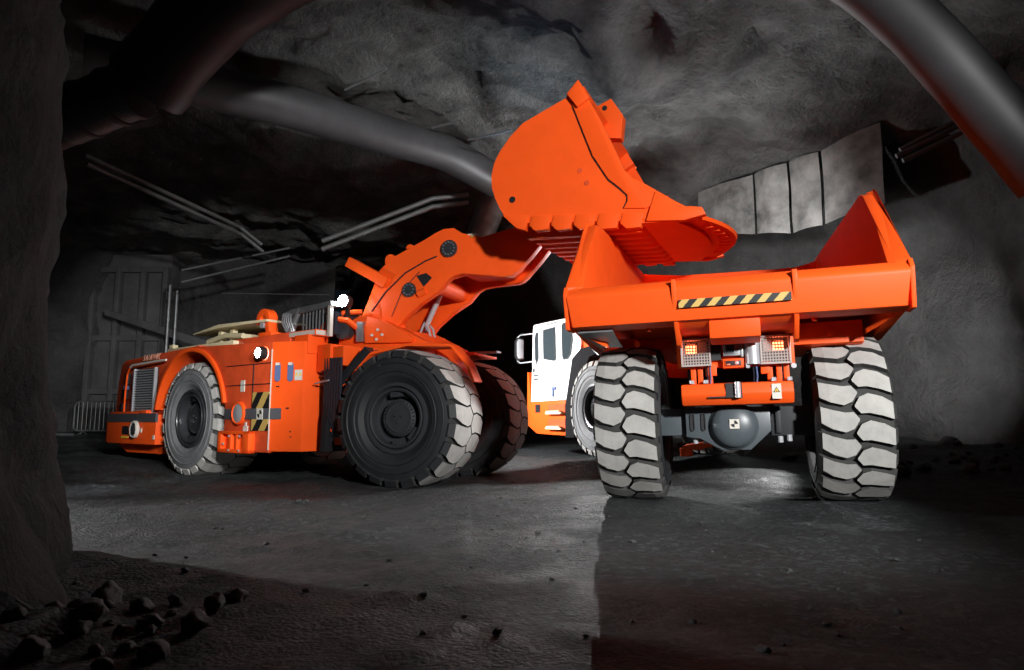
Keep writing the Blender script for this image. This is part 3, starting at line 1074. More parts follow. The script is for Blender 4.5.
    # ---- bucket (rolled a little to its far side)
    BW = 1.55
    skew = Matrix(((1, 0, 0, 0), (0, 1, 0, 0), (0, 0.06, 1, 0.06 * BW), (0, 0, 0, 1)))
    prof = [(2.77, 5.41), (2.60, 5.25), (2.28, 5.12), (1.97, 4.99), (1.78, 4.82), (1.63, 4.63), (1.55, 4.48), (1.51, 4.30), (1.52, 4.13), (1.57, 3.97),
            (1.64, 3.82), (1.72, 3.69), (1.90, 3.59), (2.8, 3.52), (3.6, 3.45), (4.08, 3.41)]
    edge = [(4.10, 3.57), (3.87, 3.73), (3.58, 3.94), (3.46, 4.01), (3.36, 4.13), (3.25, 4.40), (3.14, 4.66), (3.05, 4.87), (2.90, 5.17)]

    def sk(g):
        g.v = [tuple(skew @ Vector(p)) for p in g.v]
        return g
    g = G()
    for ys in ((-BW, -BW + 0.07), (BW - 0.07, BW)):
        g.prism(prof + edge, 'xz', *ys)
    outer = prof[:-1] + [(3.70, 3.44)]
    inner = [(x + 0.06, z + (0.05 if i > 10 else -0.03)) for i, (x, z) in enumerate(outer)]
    for q in range(len(outer) - 1):
        a, b2, c, d = outer[q], outer[q + 1], inner[q + 1], inner[q]
        g.prism([a, b2, c, d], 'xz', -BW + 0.05, BW - 0.05)
    bk = sk(g).build('bucket', 'orange', root, 0, 40)
    # lip: spade nosed cutting edge under and ahead of the floor
    g = G()

    def nose(y, x0, dx):
        return x0 + dx * (1 - (y / BW) ** 2)
    ysn = [-BW + 2 * BW * k / 24 for k in range(25)]
    g.loft([[(3.55, y, 3.42), (nose(y, 3.95, 0.30), y, 3.40), (nose(y, 3.95, 0.30), y, 3.45), (3.55, y, 3.47)] for y in ysn])
    sk(g).build('lip_plate', 'orange', bk)
    g = G()
    g.loft([[(nose(y, 3.80, 0.30), y, 3.45), (nose(y, 4.18, 0.42), y, 3.43), (nose(y, 4.20, 0.42), y, 3.475), (nose(y, 3.80, 0.30), y, 3.55)] for y in ysn])
    for k in range(9):
        y = -0.95 + k * 0.24
        x = nose(y, 4.02, 0.40)
        g.box(x - 0.05, x + 0.10, y, y + 0.10, 3.41, 3.45)
    sk(g).build('cutting_edge', 'orange', bk)
    for ys in ((-BW - 0.05, -BW + 0.09), (BW - 0.09, BW + 0.05)):
        g = G()
        g.prism([(3.62, 3.43), (4.08, 3.39), (4.34, 3.44), (4.30, 3.53), (4.16, 3.56), (4.11, 3.56), (3.90, 3.70), (3.74, 3.80)], 'xz', *ys)
        sk(g).build('corner_shroud', 'orange', bk, 0.012)
    # wear strips under the floor
    for k in range(8):
        y = -1.20 + k * 0.36
        g = G()
        z0 = 3.43
        g.prism([(1.78, 3.60), (1.92, z0), (3.50, z0 - 0.06), (3.60, 3.45), (1.9, 3.57)], 'xz', y - 0.06, y + 0.06)
        sk(g).build('wear_strip', 'orange', bk, 0.008)
    for k in range(6):
        x = 1.78 + 0.305 * k
        g = G()
        z = 3.585 - 0.024 * k
        g.prism([(x + 0.02, z + 0.11), (x + 0.285, z + 0.09), (x + 0.24, z - 0.10), (x + 0.06, z - 0.10), (x - 0.02, z - 0.02)] if k else
                [(x - 0.10, z + 0.14), (x + 0.285, z + 0.09), (x + 0.22, z - 0.10), (x + 0.10, z - 0.06)], 'xz', -BW - 0.02, -BW + 0.12)
        sk(g).build('heel_shroud', 'orange', bk, 0.01)
        g2 = G()
        g2.v, g2.f, g2.m = [(p[0], -p[1], p[2] - 0.12 * p[1]) for p in g.v], list(g.f), list(g.m)
        g2.build('heel_shroud', 'orange', bk, 0.01)
    # side reinforcement plate, tip block, holes, ear
    g = G()
    inn = [(2.69, 5.11), (2.82, 4.74), (2.95, 4.38), (3.15, 4.04), (3.30, 3.90), (3.39, 3.80), (3.39, 3.72), (3.34, 3.63)]
    g.prism([(2.60, 5.26), (2.77, 5.42)] + edge[::-1][:-1] + [(3.90, 3.72), (3.62, 3.60)] + inn[::-1], 'xz', -BW - 0.03, -BW + 0.01)
    sk(g).build('side_plate', 'orange', bk, 0.006)
    g = G()
    g.prism(ribbon(inn, 0.018), 'xz', -BW - 0.012, -BW + 0.01)
    sk(g).build('gap_shade', 'black', bk)  # black strip paints the shadow along the edge of the side plate
    for ys in ((-BW - 0.08, -BW + 0.22), (BW - 0.22, BW + 0.08)):
        g = G()
        g.prism([(2.62, 5.27), (2.78, 5.44), (2.93, 5.16), (2.76, 5.06)], 'xz', *ys)
        sk(g).build('tip_block', 'orange', bk, 0.012)
    g = G()
    g.prism([(2.60, 5.25), (2.62, 5.66), (2.88, 5.76), (3.06, 5.46), (3.02, 5.10), (2.74, 5.15)], 'xz', -0.12, 0.10)
    ear = sk(g).build('top_ear', 'orange', bk, 0.012)
    g = G()
    g.cyl((2.78, -0.121, 5.62), (2.78, -0.127, 5.62), 0.04, n=16)
    sk(g).build('ear_hole', 'black', ear.parent)
    g = G()
    g.cyl((1.82, -BW - 0.002, 3.93), (1.82, -BW - 0.006, 3.93), 0.045, n=16, mi=0)
    g.cyl((2.77, -BW - 0.002, 4.21), (2.77, -BW - 0.008, 4.21), 0.035, n=14, mi=1)
    g.cyl((2.86, -BW - 0.002, 4.03), (2.86, -BW - 0.008, 4.03), 0.035, n=14, mi=1)
    sk(g).build('bolt_hole', ['black', 'orange_dusty'], bk)
    g = G()
    for y in (-0.28, 0.28):
        g.prism([(1.55, 3.9), (1.62, 3.62), (1.80, 3.56), (2.0, 3.56), (1.9, 3.7)], 'xz', y - 0.16, y + 0.16)
    sk(g).build('hinge_ear', 'orange', bk, 0.01)


make_loader()


# ------------------------------------------------------------------ the truck
def make_truck():
    root = thing('dump_truck', 'orange articulated dump truck with a white cab, seen from behind under the raised bucket', 'truck', F_T, S_T)
    wheel(root, WT[0][0], 1, ME_TRUCK, RIM_T, HUB_T, 0.12)
    wheel(root, WT[1][0], -1, ME_TRUCK, RIM_T, HUB_T, 0.05)
    wheel(root, WT[2][0], 1, ME_TRUCKF, RIM_T, HUB_T, 0.0)
    wheel(root, WT[3][0], -1, ME_TRUCKF, RIM_T, HUB_T, 0.1)

    # ---- rear axle
    g = G()
    X = -0.62
    g.prism([(0.58, 1.16), (-0.40, 1.15), (-0.40, 0.86), (-0.16, 0.64), (0.17, 0.64), (0.42, 0.78), (0.58, 0.80)], 'yz', X, 0.3)
    g.box(X + 0.10, 0.25, 0.56, 0.92, 0.82, 1.15)
    axl = g.build('rear_axle', 'grey', root, 0.015)
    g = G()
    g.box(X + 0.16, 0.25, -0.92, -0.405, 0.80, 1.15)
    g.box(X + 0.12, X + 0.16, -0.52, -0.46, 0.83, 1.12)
    g.build('shaded_axle_arm', 'rubber', axl, 0.01, label='right arm of the axle with its shade painted black')  # right axle arm, dark material stands in for the shade on it
    g = G()
    rings = [(0.285, 0.0), (0.285, -0.02), (0.26, -0.05)] + [(0.26 * math.cos(R(a)), -0.05 - 0.11 * math.sin(R(a))) for a in range(10, 91, 10)]
    g.loft([[(X + d, 0.02 + r * math.cos(t), 0.93 + r * math.sin(t)) for t in [2 * math.pi * k / 40 for k in range(40)]] for r, d in rings], caps=False)
    cov = g.build('differential_cover', 'grey', axl, label='round domed grey cover')
    square_marker('target_marker', axl, (X - 0.165, 0.01, 0.95), 0.055, axis='x')
    g = G()
    for y in (0.37, 0.50):
        pts = arc(y, 1.06, 0.028, 0, 180, 8) + arc(y, 0.90, 0.028, 180, 360, 8)
        g.prism(pts, 'yz', X - 0.004, X + 0.05)
        g.prism(ribbon(pts + pts[:1], -0.012), 'yz', X - 0.02, X + 0.02)
    g.build('slot', 'black', axl, split=True)
    g = G()
    for y, z in ((0.48, 0.745), (0.36, 0.745), (-0.50, 0.745), (-0.60, 0.76)):
        g.cyl((X + 0.10, y, z + 0.05), (X + 0.10, y, z - 0.025), 0.032, n=10)
    g.build('axle_bolt', 'steel', axl, split=True)
    # ---- rear frame under the box
    g = G()
    for y in (-0.52, 0.40):
        g.box(-0.70, 3.2, y, y + 0.12, 1.45, 1.85)
    g.box(0.3, 3.3, -0.5, 0.5, 1.15, 1.75)
    g.box(2.4, 4.2, -0.45, 0.45, 0.75, 1.7)
    fr = g.build('rear_frame', 'black', root, 0.015)  # frame coloured black in place of the shade under the box
    g = G()
    g.prism([(0.72, 0.66), (0.3, 0.72), (0.28, 0.66), (0.50, 0.60), (0.72, 0.62)], 'yz', 0.5, 1.2)
    g.cyl((0.9, 0.70, 0.62), (0.9, 0.70, 0.50), 0.09, n=14)
    g.build('skid_plate', 'orange', fr)
    # bumper
    g = G()
    BX = -0.98
    g.prism([(BX, 1.24), (BX - 0.03, 1.30), (BX, 1.42), (BX + 0.22, 1.44), (BX + 0.30, 1.17), (BX + 0.05, 1.175)], 'xz', -0.655, 0.585)
    bp = g.build('rear_bumper', 'orange', root, 0.02)
    g = G()
    g.box(BX - 0.034, BX + 0.02, -0.10, 0.08, 1.25, 1.42, mi=1)
    g.cyl((BX - 0.05, -0.05, 1.25), (BX - 0.05, -0.05, 1.43), 0.035, n=14, mi=0)
    g.box(BX - 0.045, BX, -0.03, 0.28, 1.255, 1.27, mi=1)
    g.build('tow_pin', ['chrome', 'black'], bp, label='chrome tow pin')
    warning_label('warning_label', bp, (BX - 0.026, -0.47, 1.31), 0.05, 0.085, axis='x')
    # uprights carrying the lamps
    g = G()
    for y in (0.44, 0.36, 0.25, -0.42, -0.52, -0.60):
        g.box(-0.88, -0.80, y - 0.03, y + 0.03, 1.40, 1.66)
    g.box(-0.86, -0.72, -0.70, 0.62, 1.62, 1.95)
    g.box(-0.9, -0.84, 0.17, 0.30, 1.52, 1.66)
    g.box(-0.9, -0.84, -0.42, -0.32, 1.52, 1.66)
    br = g.build('lamp_bracket', 'orange', root, 0.01)
    g = G()
    for y in (0.46, 0.30, -0.62, -0.45):
        g.cyl((-0.95, y, 1.43), (-0.95, y, 1.47), 0.03, n=10)
    g.cyl((-0.90, -0.68, 1.60), (-0.85, -0.68, 1.60), 0.03, n=12)
    g.build('bolt', 'steel', br, split=True)
    for y0, y1, zc, ry in ((0.235, 0.555, 1.80, 0.45), (-0.645, -0.335, 1.79, -0.53)):
        g = G()
        z0, z1 = zc - 0.155, zc + 0.155
        xg = -0.985
        for k in range(11):
            y = y0 + (y1 - y0) * k / 10
            g.box(xg - 0.004, xg + 0.004, y - 0.0055, y + 0.0055, z0, z1)
        for k in range(10):
            z = z0 + (z1 - z0) * k / 9
            g.box(xg - 0.004, xg + 0.004, y0, y1, z - 0.0055, z + 0.0055)
        for z in (z0, z1):
            g.box(xg - 0.012, xg + 0.15, y0 - 0.012, y1 + 0.012, z - 0.010, z + 0.010)
        for y in (y0, y1):
            g.box(xg - 0.012, xg + 0.15, y - 0.010, y + 0.010, z0, z1)
        cg = g.build('lamp_guard', 'mesh', root, label='pale wire mesh lamp guard')
        g = G()
        g.box(xg + 0.05, xg + 0.12, ry - 0.06, ry + 0.06, zc - 0.005, zc + 0.10)
        g.build('tail_lamp', 'red_lamp', cg, 0.01, label='lit red tail lamp')
        g = G()
        s = -1 if ry > 0 else 1
        g.box(xg + 0.05, xg + 0.12, ry + s * 0.08 * 1.0 - 0.0, ry + s * 0.17, zc - 0.005, zc + 0.12)
        g.box(xg + 0.10, xg + 0.13, y0 + 0.01, y1 - 0.01, z0 + 0.01, z1 - 0.01, mi=1)
        g.build('reversing_lamp', ['label', 'rubber'], cg)
    # camera box, silver canister and control box between the lamps
    g = G()
    g.cyl((-0.95, -0.24, 1.64), (-0.95, -0.24, 1.96), 0.085, n=28)
    g.cyl((-0.95, -0.24, 1.63), (-0.95, -0.24, 1.645), 0.09, n=28)
    g.box(-1.0, -0.92, -0.20, -0.16, 1.59, 1.64)
    g.build('canister', 'steel', br, label='silver canister')
    g = G()
    g.box(-0.98, -0.80, -0.115, 0.085, 1.74, 1.96, mi=0)
    g.cyl((-0.99, 0.0, 1.93), (-0.99, -0.0, 1.96), 0.09, n=20, mi=2)
    g.box(-1.0, -0.97, -0.05, 0.06, 1.77, 1.87, mi=1)
    g.box(-0.99, -0.82, -0.14, -0.11, 1.72, 1.95, mi=2)
    g.build('camera_box', ['galv', 'black', 'steel'], br, 0.006, label='grey camera box')
    g = G()
    g.box(-0.96, -0.80, -0.14, 0.095, 1.60, 1.71, mi=0)
    g.box(-0.975, -0.95, -0.115, 0.07, 1.62, 1.69, mi=1)
    g.cyl((-0.985, -0.06, 1.655), (-0.95, -0.06, 1.655), 0.025, n=12, mi=2)
    g.box(-0.99, -0.96, 0.01, 0.055, 1.63, 1.65, mi=2)
    g.build('control_box', ['orange', 'black', 'steel'], br, 0.006)
    g = G()
    g.box(-0.93, -0.85, 0.11, 0.22, 1.70, 1.90)
    g.build('relay_cover', 'black', br)
    for ya in (0.24, -0.28):
        g = G()
        for k in range(2):
            y = ya + 0.035 * k
            g.tube([(-0.9, y, 1.66), (-0.92, y + 0.004, 1.58), (-0.91, y, 1.50), (-0.9, y + 0.01, 1.42)], 0.009, 6, mi=k)
        g.build('cable', ['hose_blue', 'navy'], br)
    # blue light at the left of the frame is a small lit marker
    # ---- dump box
    XR = -1.6
    Y = 1.80
    g = G()
    # rear sill with a chamfered top and inclined ends
    sill = [(XR + 0.10, 2.585), (XR, 2.50), (XR - 0.02, 2.46), (XR + 0.05, 2.11), (XR + 0.35, 2.08), (XR + 0.5, 2.40), (XR + 0.42, 2.56)]
    g.prism(sill, 'xz', lambda a, b: -(Y - 0.05 * max(0, (2.46 - b) / 0.35)), lambda a, b: (Y - 0.05 * max(0, (2.46 - b) / 0.35)))
    # side walls
    side = [(XR + 0.12, 2.12), (XR + 0.02, 2.50), (XR + 0.10, 2.60), (-0.18, 3.72), (0.05, 3.80), (5.2, 4.13), (5.4, 3.2), (4.9, 2.4), (0.2, 1.95)]
    for sg in (-1, 1):
        c = sorted((sg * (Y - 0.13), sg * Y))
        g.prism(side, 'xz', c[0], c[1])
        # chamfer between wall and floor, and sloping underside
        yo, yi = sg * (Y - 0.10), sg * 1.15
        g.loft([[(XR + 0.3, yo, 2.55), (XR + 0.3, yi, 2.50), (XR + 0.3, yi, 2.40), (XR + 0.3, yo, 2.42)],
                [(0.6, yo, 2.95), (0.6, yi, 2.05), (0.6, yi, 1.95), (0.6, yo, 2.3)],
                [(5.2, yo, 3.2), (5.2, yi, 2.4), (5.2, yi, 2.3), (5.2, yo, 2.5)]])
    # floor and front wall
    g.loft([[(XR + 0.3, -1.2, 2.52), (XR + 0.3, 1.2, 2.52), (XR + 0.3, 1.2, 2.38), (XR + 0.3, -1.2, 2.38)],
            [(0.6, -1.2, 2.08), (0.6, 1.2, 2.08), (0.6, 1.2, 1.92), (0.6, -1.2, 1.92)],
            [(5.2, -1.2, 2.35), (5.2, 1.2, 2.35), (5.2, 1.2, 2.2), (5.2, -1.2, 2.2)]])
    g.prism([(-1.75, 4.12), (-1.62, 4.06), (-1.30, 3.99), (-0.9, 3.985), (0.9, 4.02), (1.40, 4.08), (1.75, 4.13), (1.75, 3.2), (1.2, 2.3), (-1.2, 2.3), (-1.75, 3.2)], 'yz', 5.05, 5.25)
    box = g.build('dump_box', 'orange', root, 0.022)
    # inclined faces on the slanted rear edges of the side walls
    for sg in (-1, 1):
        g = G()
        g.loft([[(XR + 0.02, sg * (Y + 0.02), 2.44), (XR + 0.05, sg * (Y + 0.02), 2.60), (XR + 0.12, sg * (Y - 0.19), 2.60), (XR + 0.2, sg * (Y - 0.1), 2.44)],
                [(-0.22, sg * (Y + 0.02), 3.74), (-0.10, sg * (Y + 0.02), 3.80), (-0.05, sg * (Y - 0.07), 3.79), (-0.10, sg * (Y - 0.05), 3.70)]])
        g.build('edge_plate', 'orange', box, 0.012)
    # end flanges of the sill
    for sg in (-1, 1):
        g = G()
        c = sorted((sg * (Y - 0.01), sg * (Y + 0.035)))
        g.prism([(XR - 0.01, 2.50), (XR + 0.05, 2.60), (XR + 0.25, 2.60), (XR + 0.35, 2.08), (XR + 0.07, 2.09)], 'xz', *c)
        g.build('end_flange', 'orange', box, 0.01)
    # ribs, recessed middle, hinges
    for y in (0.56, -0.70):
        g = G()
        g.prism([(XR - 0.04, 2.57), (XR - 0.05, 2.45), (XR + 0.10, 2.05), (XR + 0.30, 1.86), (XR + 0.45, 1.84), (XR + 0.55, 2.1), (XR + 0.3, 2.55)], 'xz', y - 0.025, y + 0.025)
        g.build('rib', 'orange', box, 0.006)
    g = G()
    g.prism([(XR + 0.06, 2.14), (XR + 0.20, 2.04), (XR + 0.75, 1.98), (XR + 0.80, 2.06), (XR + 0.3, 2.16)], 'xz', -0.69, 0.55)
    g.build('apron', 'orange', box)
    g = G()
    g.prism([(XR + 0.10, 2.10), (XR + 0.14, 1.90), (XR + 0.5, 1.86), (XR + 0.5, 2.10)], 'xz', -0.33, 0.21)
    g.build('hinge_cover', 'orange', box, 0.02)
    g = G()
    g.box(XR - 0.022, XR + 0.03, -0.655, 0.515, 2.245, 2.335)
    g.build('hazard_stripe', 'hazard_box', box, label='yellow and black striped tape')
    for sg in (-1, 1):
        g = G()
        y0, y1 = (0.75, 1.45) if sg > 0 else (-1.47, -0.72)
        g.prism([(-0.62, 2.12), (-0.66, 1.86), (-0.3, 1.80), (0.6, 1.82), (0.6, 2.1)] if sg < 0 else [(-0.1, 2.12), (-0.1, 1.95), (0.6, 1.85), (0.6, 2.1)], 'xz', y0, y1)
        g.build('side_beam', 'orange', box, 0.015)
        g = G()
        yo = sg * (Y - 0.04)
        g.loft([[(XR + 0.25, yo, 2.14), (XR + 0.33, yo, 2.14), (XR + 0.33, yo, 2.09), (XR + 0.25, yo, 2.09)],
                [(-0.95, sg * 1.45, 1.98), (-0.85, sg * 1.45, 1.98), (-0.85, sg * 1.45, 1.92), (-0.95, sg * 1.45, 1.92)]])
        g.build('brace', 'orange', box)
        g = G()
        g.cyl((-1.25, sg * 0.90, 2.14), (-1.25, sg * 0.90, 2.05), 0.03, n=10)
        g.cyl((-0.70, sg * 1.12, 1.98), (-0.62, sg * 1.12, 1.98), 0.035, n=12)
        g.build('lug', 'orange', box, split=True)
    g = G()
    g.loft([[(XR + 0.2, 1.30, 2.08), (XR + 0.2, 1.72, 2.08), (XR + 0.2, 1.72, 2.06), (XR + 0.2, 1.30, 2.06)],
            [(-0.7, 1.30, 1.96), (-0.7, 1.60, 1.98), (-0.7, 1.60, 1.96), (-0.7, 1.30, 1.94)]])
    g.build('flap', 'galv', box)
    # ---- front frame (FF local: x forward, y left)
    g = G()
    g.box(-0.9, 2.2, -0.55, 0.55, 0.6, 1.6)
    g.box(-1.5, -0.8, -0.4, 0.4, 0.7, 1.5)
    g.cyl((0, -1.0, 1.0), (0, 1.0, 1.0), 0.22, n=16)
    ff = g.build('front_frame', 'black', root, 0.02, frame=FF)
    # hood block between wheels and cab
    g = G()
    g.box(0.2, 1.5, -1.2, 1.05, 1.6, 2.2)
    g.build('engine_cover', 'orange_dusty', root, 0.03, frame=FF)
    # white cab
    g = G()
    g.prism([(1.86, 1.22), (1.62, 1.70), (1.30, 2.20), (1.22, 2.50), (1.42, 3.12), (1.75, 3.14), (3.62, 3.20), (3.68, 3.05), (3.72, 2.2), (3.80, 1.22)], 'xz', 0.25, 1.30)
    cab = g.build('cab', 'white', root, 0.035, frame=FF, label='white cab')

    def win(name, pts):
        gg = G()
        gg.prism(ribbon(pts + pts[:1], -0.03), 'xz', 1.285, 1.325)
        f = gg.build(name, 'black', cab, label='dark glazed window')
        gg = G()
        gg.prism(pts, 'xz', 1.29, 1.318)
        gg.build('glass_pane', 'glass', cab)
        return f
    win('front_window', [(3.42, 2.15), (3.50, 2.30), (3.52, 2.80), (3.46, 2.97), (3.34, 2.97), (3.32, 2.30)])
    win('door_window', [(3.04, 2.26), (3.05, 3.0), (2.42, 3.0), (2.40, 2.20), (2.50, 2.17)])
    win('rear_window', [(2.06, 2.24), (2.12, 2.18), (1.84, 2.16), (1.66, 2.32), (1.60, 2.62), (1.66, 2.95), (1.74, 3.02), (2.05, 3.03)][:1] +
        [(2.08, 2.98), (2.02, 3.04), (1.74, 3.03), (1.62, 2.88), (1.58, 2.58), (1.66, 2.28), (1.80, 2.16), (2.0, 2.16)])
    g = G()
    g.box(2.24, 2.252, 1.30, 1.308, 1.25, 3.08)
    g.box(3.16, 3.172, 1.30, 1.308, 1.25, 3.08)
    g.box(2.24, 3.17, 1.30, 1.308, 3.07, 3.082)
    g.box(2.26, 2.95, 1.30, 1.33, 3.09, 3.115)
    g.build('door_seam', 'stripe_grey', cab)
    g = G()
    g.cyl((3.60, 1.30, 2.02), (3.60, 1.312, 2.02), 0.06, n=16)
    g.build('lock', 'black', cab)
    g = G()
    for z in (1.86, 1.76):
        for k in range(5):
            g.box(3.62 - 0.06 * k - 0.05, 3.62 - 0.06 * k, 1.30, 1.306, z, z + 0.05)
    g.build('door_lettering', 'stripe_grey', cab)
    g = G()
    g.box(2.50, 2.56, 1.31, 1.34, 1.32, 1.55)
    g.box(2.40, 2.56, 1.31, 1.34, 1.48, 1.55)
    g.build('door_handle', 'hose_blue', cab)
    g = G()
    g.box(3.02, 3.20, 1.30, 1.305, 1.30, 1.50)
    g.build('caution_sticker', 'label', cab)
    # mirror on hoops
    g = G()
    zc = 2.62
    g.tube([(3.68, 1.26, 2.98), (4.10, 1.45, 2.98), (4.20, 1.48, 2.92), (4.23, 1.49, zc), (4.20, 1.48, 2.30), (4.10, 1.45, 2.24), (3.68, 1.26, 2.26)], 0.018, 8)
    mr = g.build('mirror_hoop', 'steel', cab)
    g = G()
    g.prism([(1.33, 2.33), (1.52, 2.31), (1.58, 2.40), (1.58, 2.82), (1.52, 2.92), (1.33, 2.90)], 'yz', 4.12, 4.20)
    g.build('mirror', 'black', cab, 0.02)
    g = G()
    g.prism([(1.36, 2.37), (1.50, 2.36), (1.54, 2.43), (1.54, 2.79), (1.50, 2.87), (1.36, 2.85)], 'yz', 4.105, 4.122)
    g.build('mirror_glass', 'chrome', cab)
    # orange lower body with steps
    g = G()
    g.prism([(1.95, 0.40), (1.95, 1.22), (3.80, 1.22), (4.0, 2.0), (4.05, 2.0), (4.06, 1.1), (4.0, 0.62), (3.5, 0.42)], 'xz', 0.3, 1.28)
    lb = g.build('step_frame', 'orange', root, 0.02, frame=FF)
    for z in (0.92, 0.56):
        g = G()
        g.box(2.0, 2.85, 1.27, 1.295, z, z + 0.22, mi=0)
        g.box(2.02, 2.80, 1.27, 1.40, z - 0.02, z + 0.02, mi=1)
        g.box(2.10, 2.75, 1.30, 1.41, z + 0.02, z + 0.06, mi=1)
        g.build('step', ['orange_dusty', 'cream'], lb)
    g = G()
    g.box(3.30, 3.55, 1.27, 1.295, 0.95, 1.15)
    g.build('pocket', 'black', lb)
    # black fender in front of the wheel and over it
    g = G()
    g.prism([(1.98, 0.36), (1.96, 1.10), (1.62, 2.16), (1.20, 2.36), (0.30, 2.38), (0.30, 2.22), (0.85, 2.14), (1.22, 1.70), (1.50, 1.0), (1.56, 0.36)], 'xz', 0.75, 1.31)
    g.build('front_fender', 'matte_black', root, 0.01, frame=FF, label='black front fender')
    g = G()
    g.box(0.55, 1.20, 0.9, 1.25, 2.33, 2.62)
    eb = g.build('air_filter_box', 'orange', root, 0.03, frame=FF)
    g = G()
    g.box(1.0, 1.3, 0.95, 1.22, 2.64, 3.0, mi=0)
    g.cyl((1.08, 1.24, 2.84), (1.08, 1.22, 2.84), 0.07, n=14, mi=1)
    g.build('status_light', ['glass', 'green_lamp'], eb, label='green status light')


make_truck()


# ------------------------------------------------------------------ ducts, pipes, sheets, walls' fittings
CP, SP = math.cos(R(7.18)), math.sin(R(7.18))


def duct(name, label, path, r, m, n=28, rings=0.0, bump=0.0):
    g = G()
    pl = [Vector(p) for p in path]
    out = [pl[0]]
    for a, b in zip(pl[:-1], pl[1:]):
        k = max(1, int((b - a).length / 0.10))
        out += [a + (b - a) * ((i + 1) / k) for i in range(k)]
    for _ in range(10):
        out = [out[0]] + [(out[i - 1] + out[i] * 2 + out[i + 1]) / 4 for i in range(1, len(out) - 1)] + [out[-1]]
    rr = [r * (1 + (rings if i % 2 else 0) + bump * noise.noise(Vector((i * 0.23, r, 3)))) for i in range(len(out))]
    g.tube(out, rr, n)
    return tag(g.build(name, m, smooth=60), label, 'duct')


duct('ventilation_duct', 'long grey ribbed ventilation duct sloping under the ceiling above the loader',
     [(-6.6, 9.9, 6.50), (-4.3, 11.4, 6.55), (-1.4, 14.0, 6.65), (-0.3, 15.3, 6.45)], 0.37, 'duct', rings=0.02)
duct('ventilation_duct', 'large dark sagging air duct crossing the top left corner', [(-4.40, 7.8, 4.98), (-4.15, 7.7, 5.2), (-3.61, 7.5, 5.70), (-2.73, 7.3, 6.16), (-1.74, 7.2, 6.5)], 0.46, 'duct_dark', bump=0.07)
duct('ventilation_duct', 'grey fabric air duct bending down along the top right corner', [(3.63, 7.2, 6.18), (4.22, 7.1, 5.6), (4.52, 7.0, 5.13), (5.03, 6.9, 4.31), (5.56, 6.8, 3.43)], 0.31, 'duct_dark', bump=0.05)
duct('ventilation_duct', 'pale fabric duct hanging down behind the bucket heel', [(-0.25, 16.0, 6.75), (-0.45, 16.0, 6.2), (-0.85, 16.0, 5.2)], 0.33, 'sheet', bump=0.05)
g = G()
d = Vector((1.23, -0.3, 0.34)).normalized()
a0 = Vector((-5.85, 8.15, 4.60))
g.tube([a0 + d * t for t in (0, 0.3)], [0.32, 0.32], 28)
for t in [0.3 + 0.05 * k for k in range(21)]:
    g.tube([a0 + d * t, a0 + d * (t + 0.025), a0 + d * (t + 0.05)], [0.325, 0.335, 0.325], 28)
for t in (0.62, 1.05, 1.30):
    g.tube([a0 + d * t, a0 + d * (t + 0.05)], [0.36, 0.36], 28)
tag(g.build('duct_coupling', 'duct', smooth=30), 'ribbed metal duct coupling with flanges below the dark duct at top left', 'duct')

for nm, lab, path, r, m in (
    ('water_pipe', 'dark pipe pair running down the left rock wall', [(-9.12, 14.0, 6.6), (-7.37, 18.0, 6.17), (-6.83, 18.2, 5.73)], 0.05, 'pipe'),
    ('water_pipe', 'upper pale pipe slanting above the hood of the loader', [(-9.86, 20.0, 5.43), (-6.66, 20.0, 6.11)], 0.035, 'galv'),
    ('water_pipe', 'lower pale pipe slanting above the hood of the loader', [(-9.84, 20.0, 5.07), (-6.65, 20.0, 5.86)], 0.035, 'galv'),
    ('water_pipe', 'upright pipe beside the concrete bulkhead, nearer its edge', [(-11.5, 22.6, 0.5), (-11.5, 22.6, 5.5)], 0.05, 'galv'),
    ('water_pipe', 'upright pipe beside the concrete bulkhead, further from its edge', [(-11.25, 22.6, 0.5), (-11.25, 22.6, 5.3)], 0.05, 'galv'),
    ('wire', 'thin wire stretched behind the loader cabin', [(-7.55, 17.5, 4.26), (-4.6, 17.0, 4.12)], 0.012, 'galv'),
    ('cable_rack', 'long pipe bending along the dark drift behind the boom', [(-4.53, 15.9, 5.22), (-1.92, 16.0, 6.3), (-1.05, 16.0, 6.4)], 0.06, 'pipe'),
    ('steel_rod', 'steel rod poking out above the long ribbed duct, left one', [(-3.1, 12.0, 7.05), (-2.24, 11.5, 7.2)], 0.022, 'galv'),
    ('steel_rod', 'steel rod poking out above the long ribbed duct, middle one', [(-1.62, 13.2, 6.85), (-0.98, 12.8, 6.83)], 0.022, 'galv'),
    ('steel_rod', 'steel rod poking out beside the raised bucket', [(-0.89, 13.2, 6.59), (0.0, 12.6, 6.54)], 0.022, 'galv'),
    ('roof_pipe', 'topmost of the three short pipes beside the hanging grey sheet', [(7.41, 12.5, 6.09), (8.54, 12.2, 6.65)], 0.05, 'pipe'),
    ('roof_pipe', 'middle one of the three short pipes beside the hanging grey sheet', [(7.33, 12.5, 5.97), (8.54, 12.2, 6.53)], 0.05, 'pipe'),
    ('roof_pipe', 'lowest of the three short pipes beside the hanging grey sheet', [(7.45, 12.5, 5.88), (8.6, 12.2, 6.4)], 0.05, 'pipe'),
    ('ground_hose', 'pale hose lying on the ground left of the barrier', [(-16.2, 22.0, 0.58), (-15.0, 21.8, 0.55), (-13.8, 21.7, 0.53)], 0.05, 'galv'),
):
    g = G()
    g.tube(path, r, 10)
    if nm == 'water_pipe' and 'pair' in lab:
        g.tube([(p[0] + 0.05, p[1], p[2] - 0.2) for p in path], r, 10)
    if nm == 'cable_rack':
        g.tube([(p[0], p[1], p[2] - 0.2) for p in path], r, 10)
    tag(g.build(nm, m), lab, 'pipe' if 'pipe' in nm or 'rack' in nm else nm.split('_')[-1])

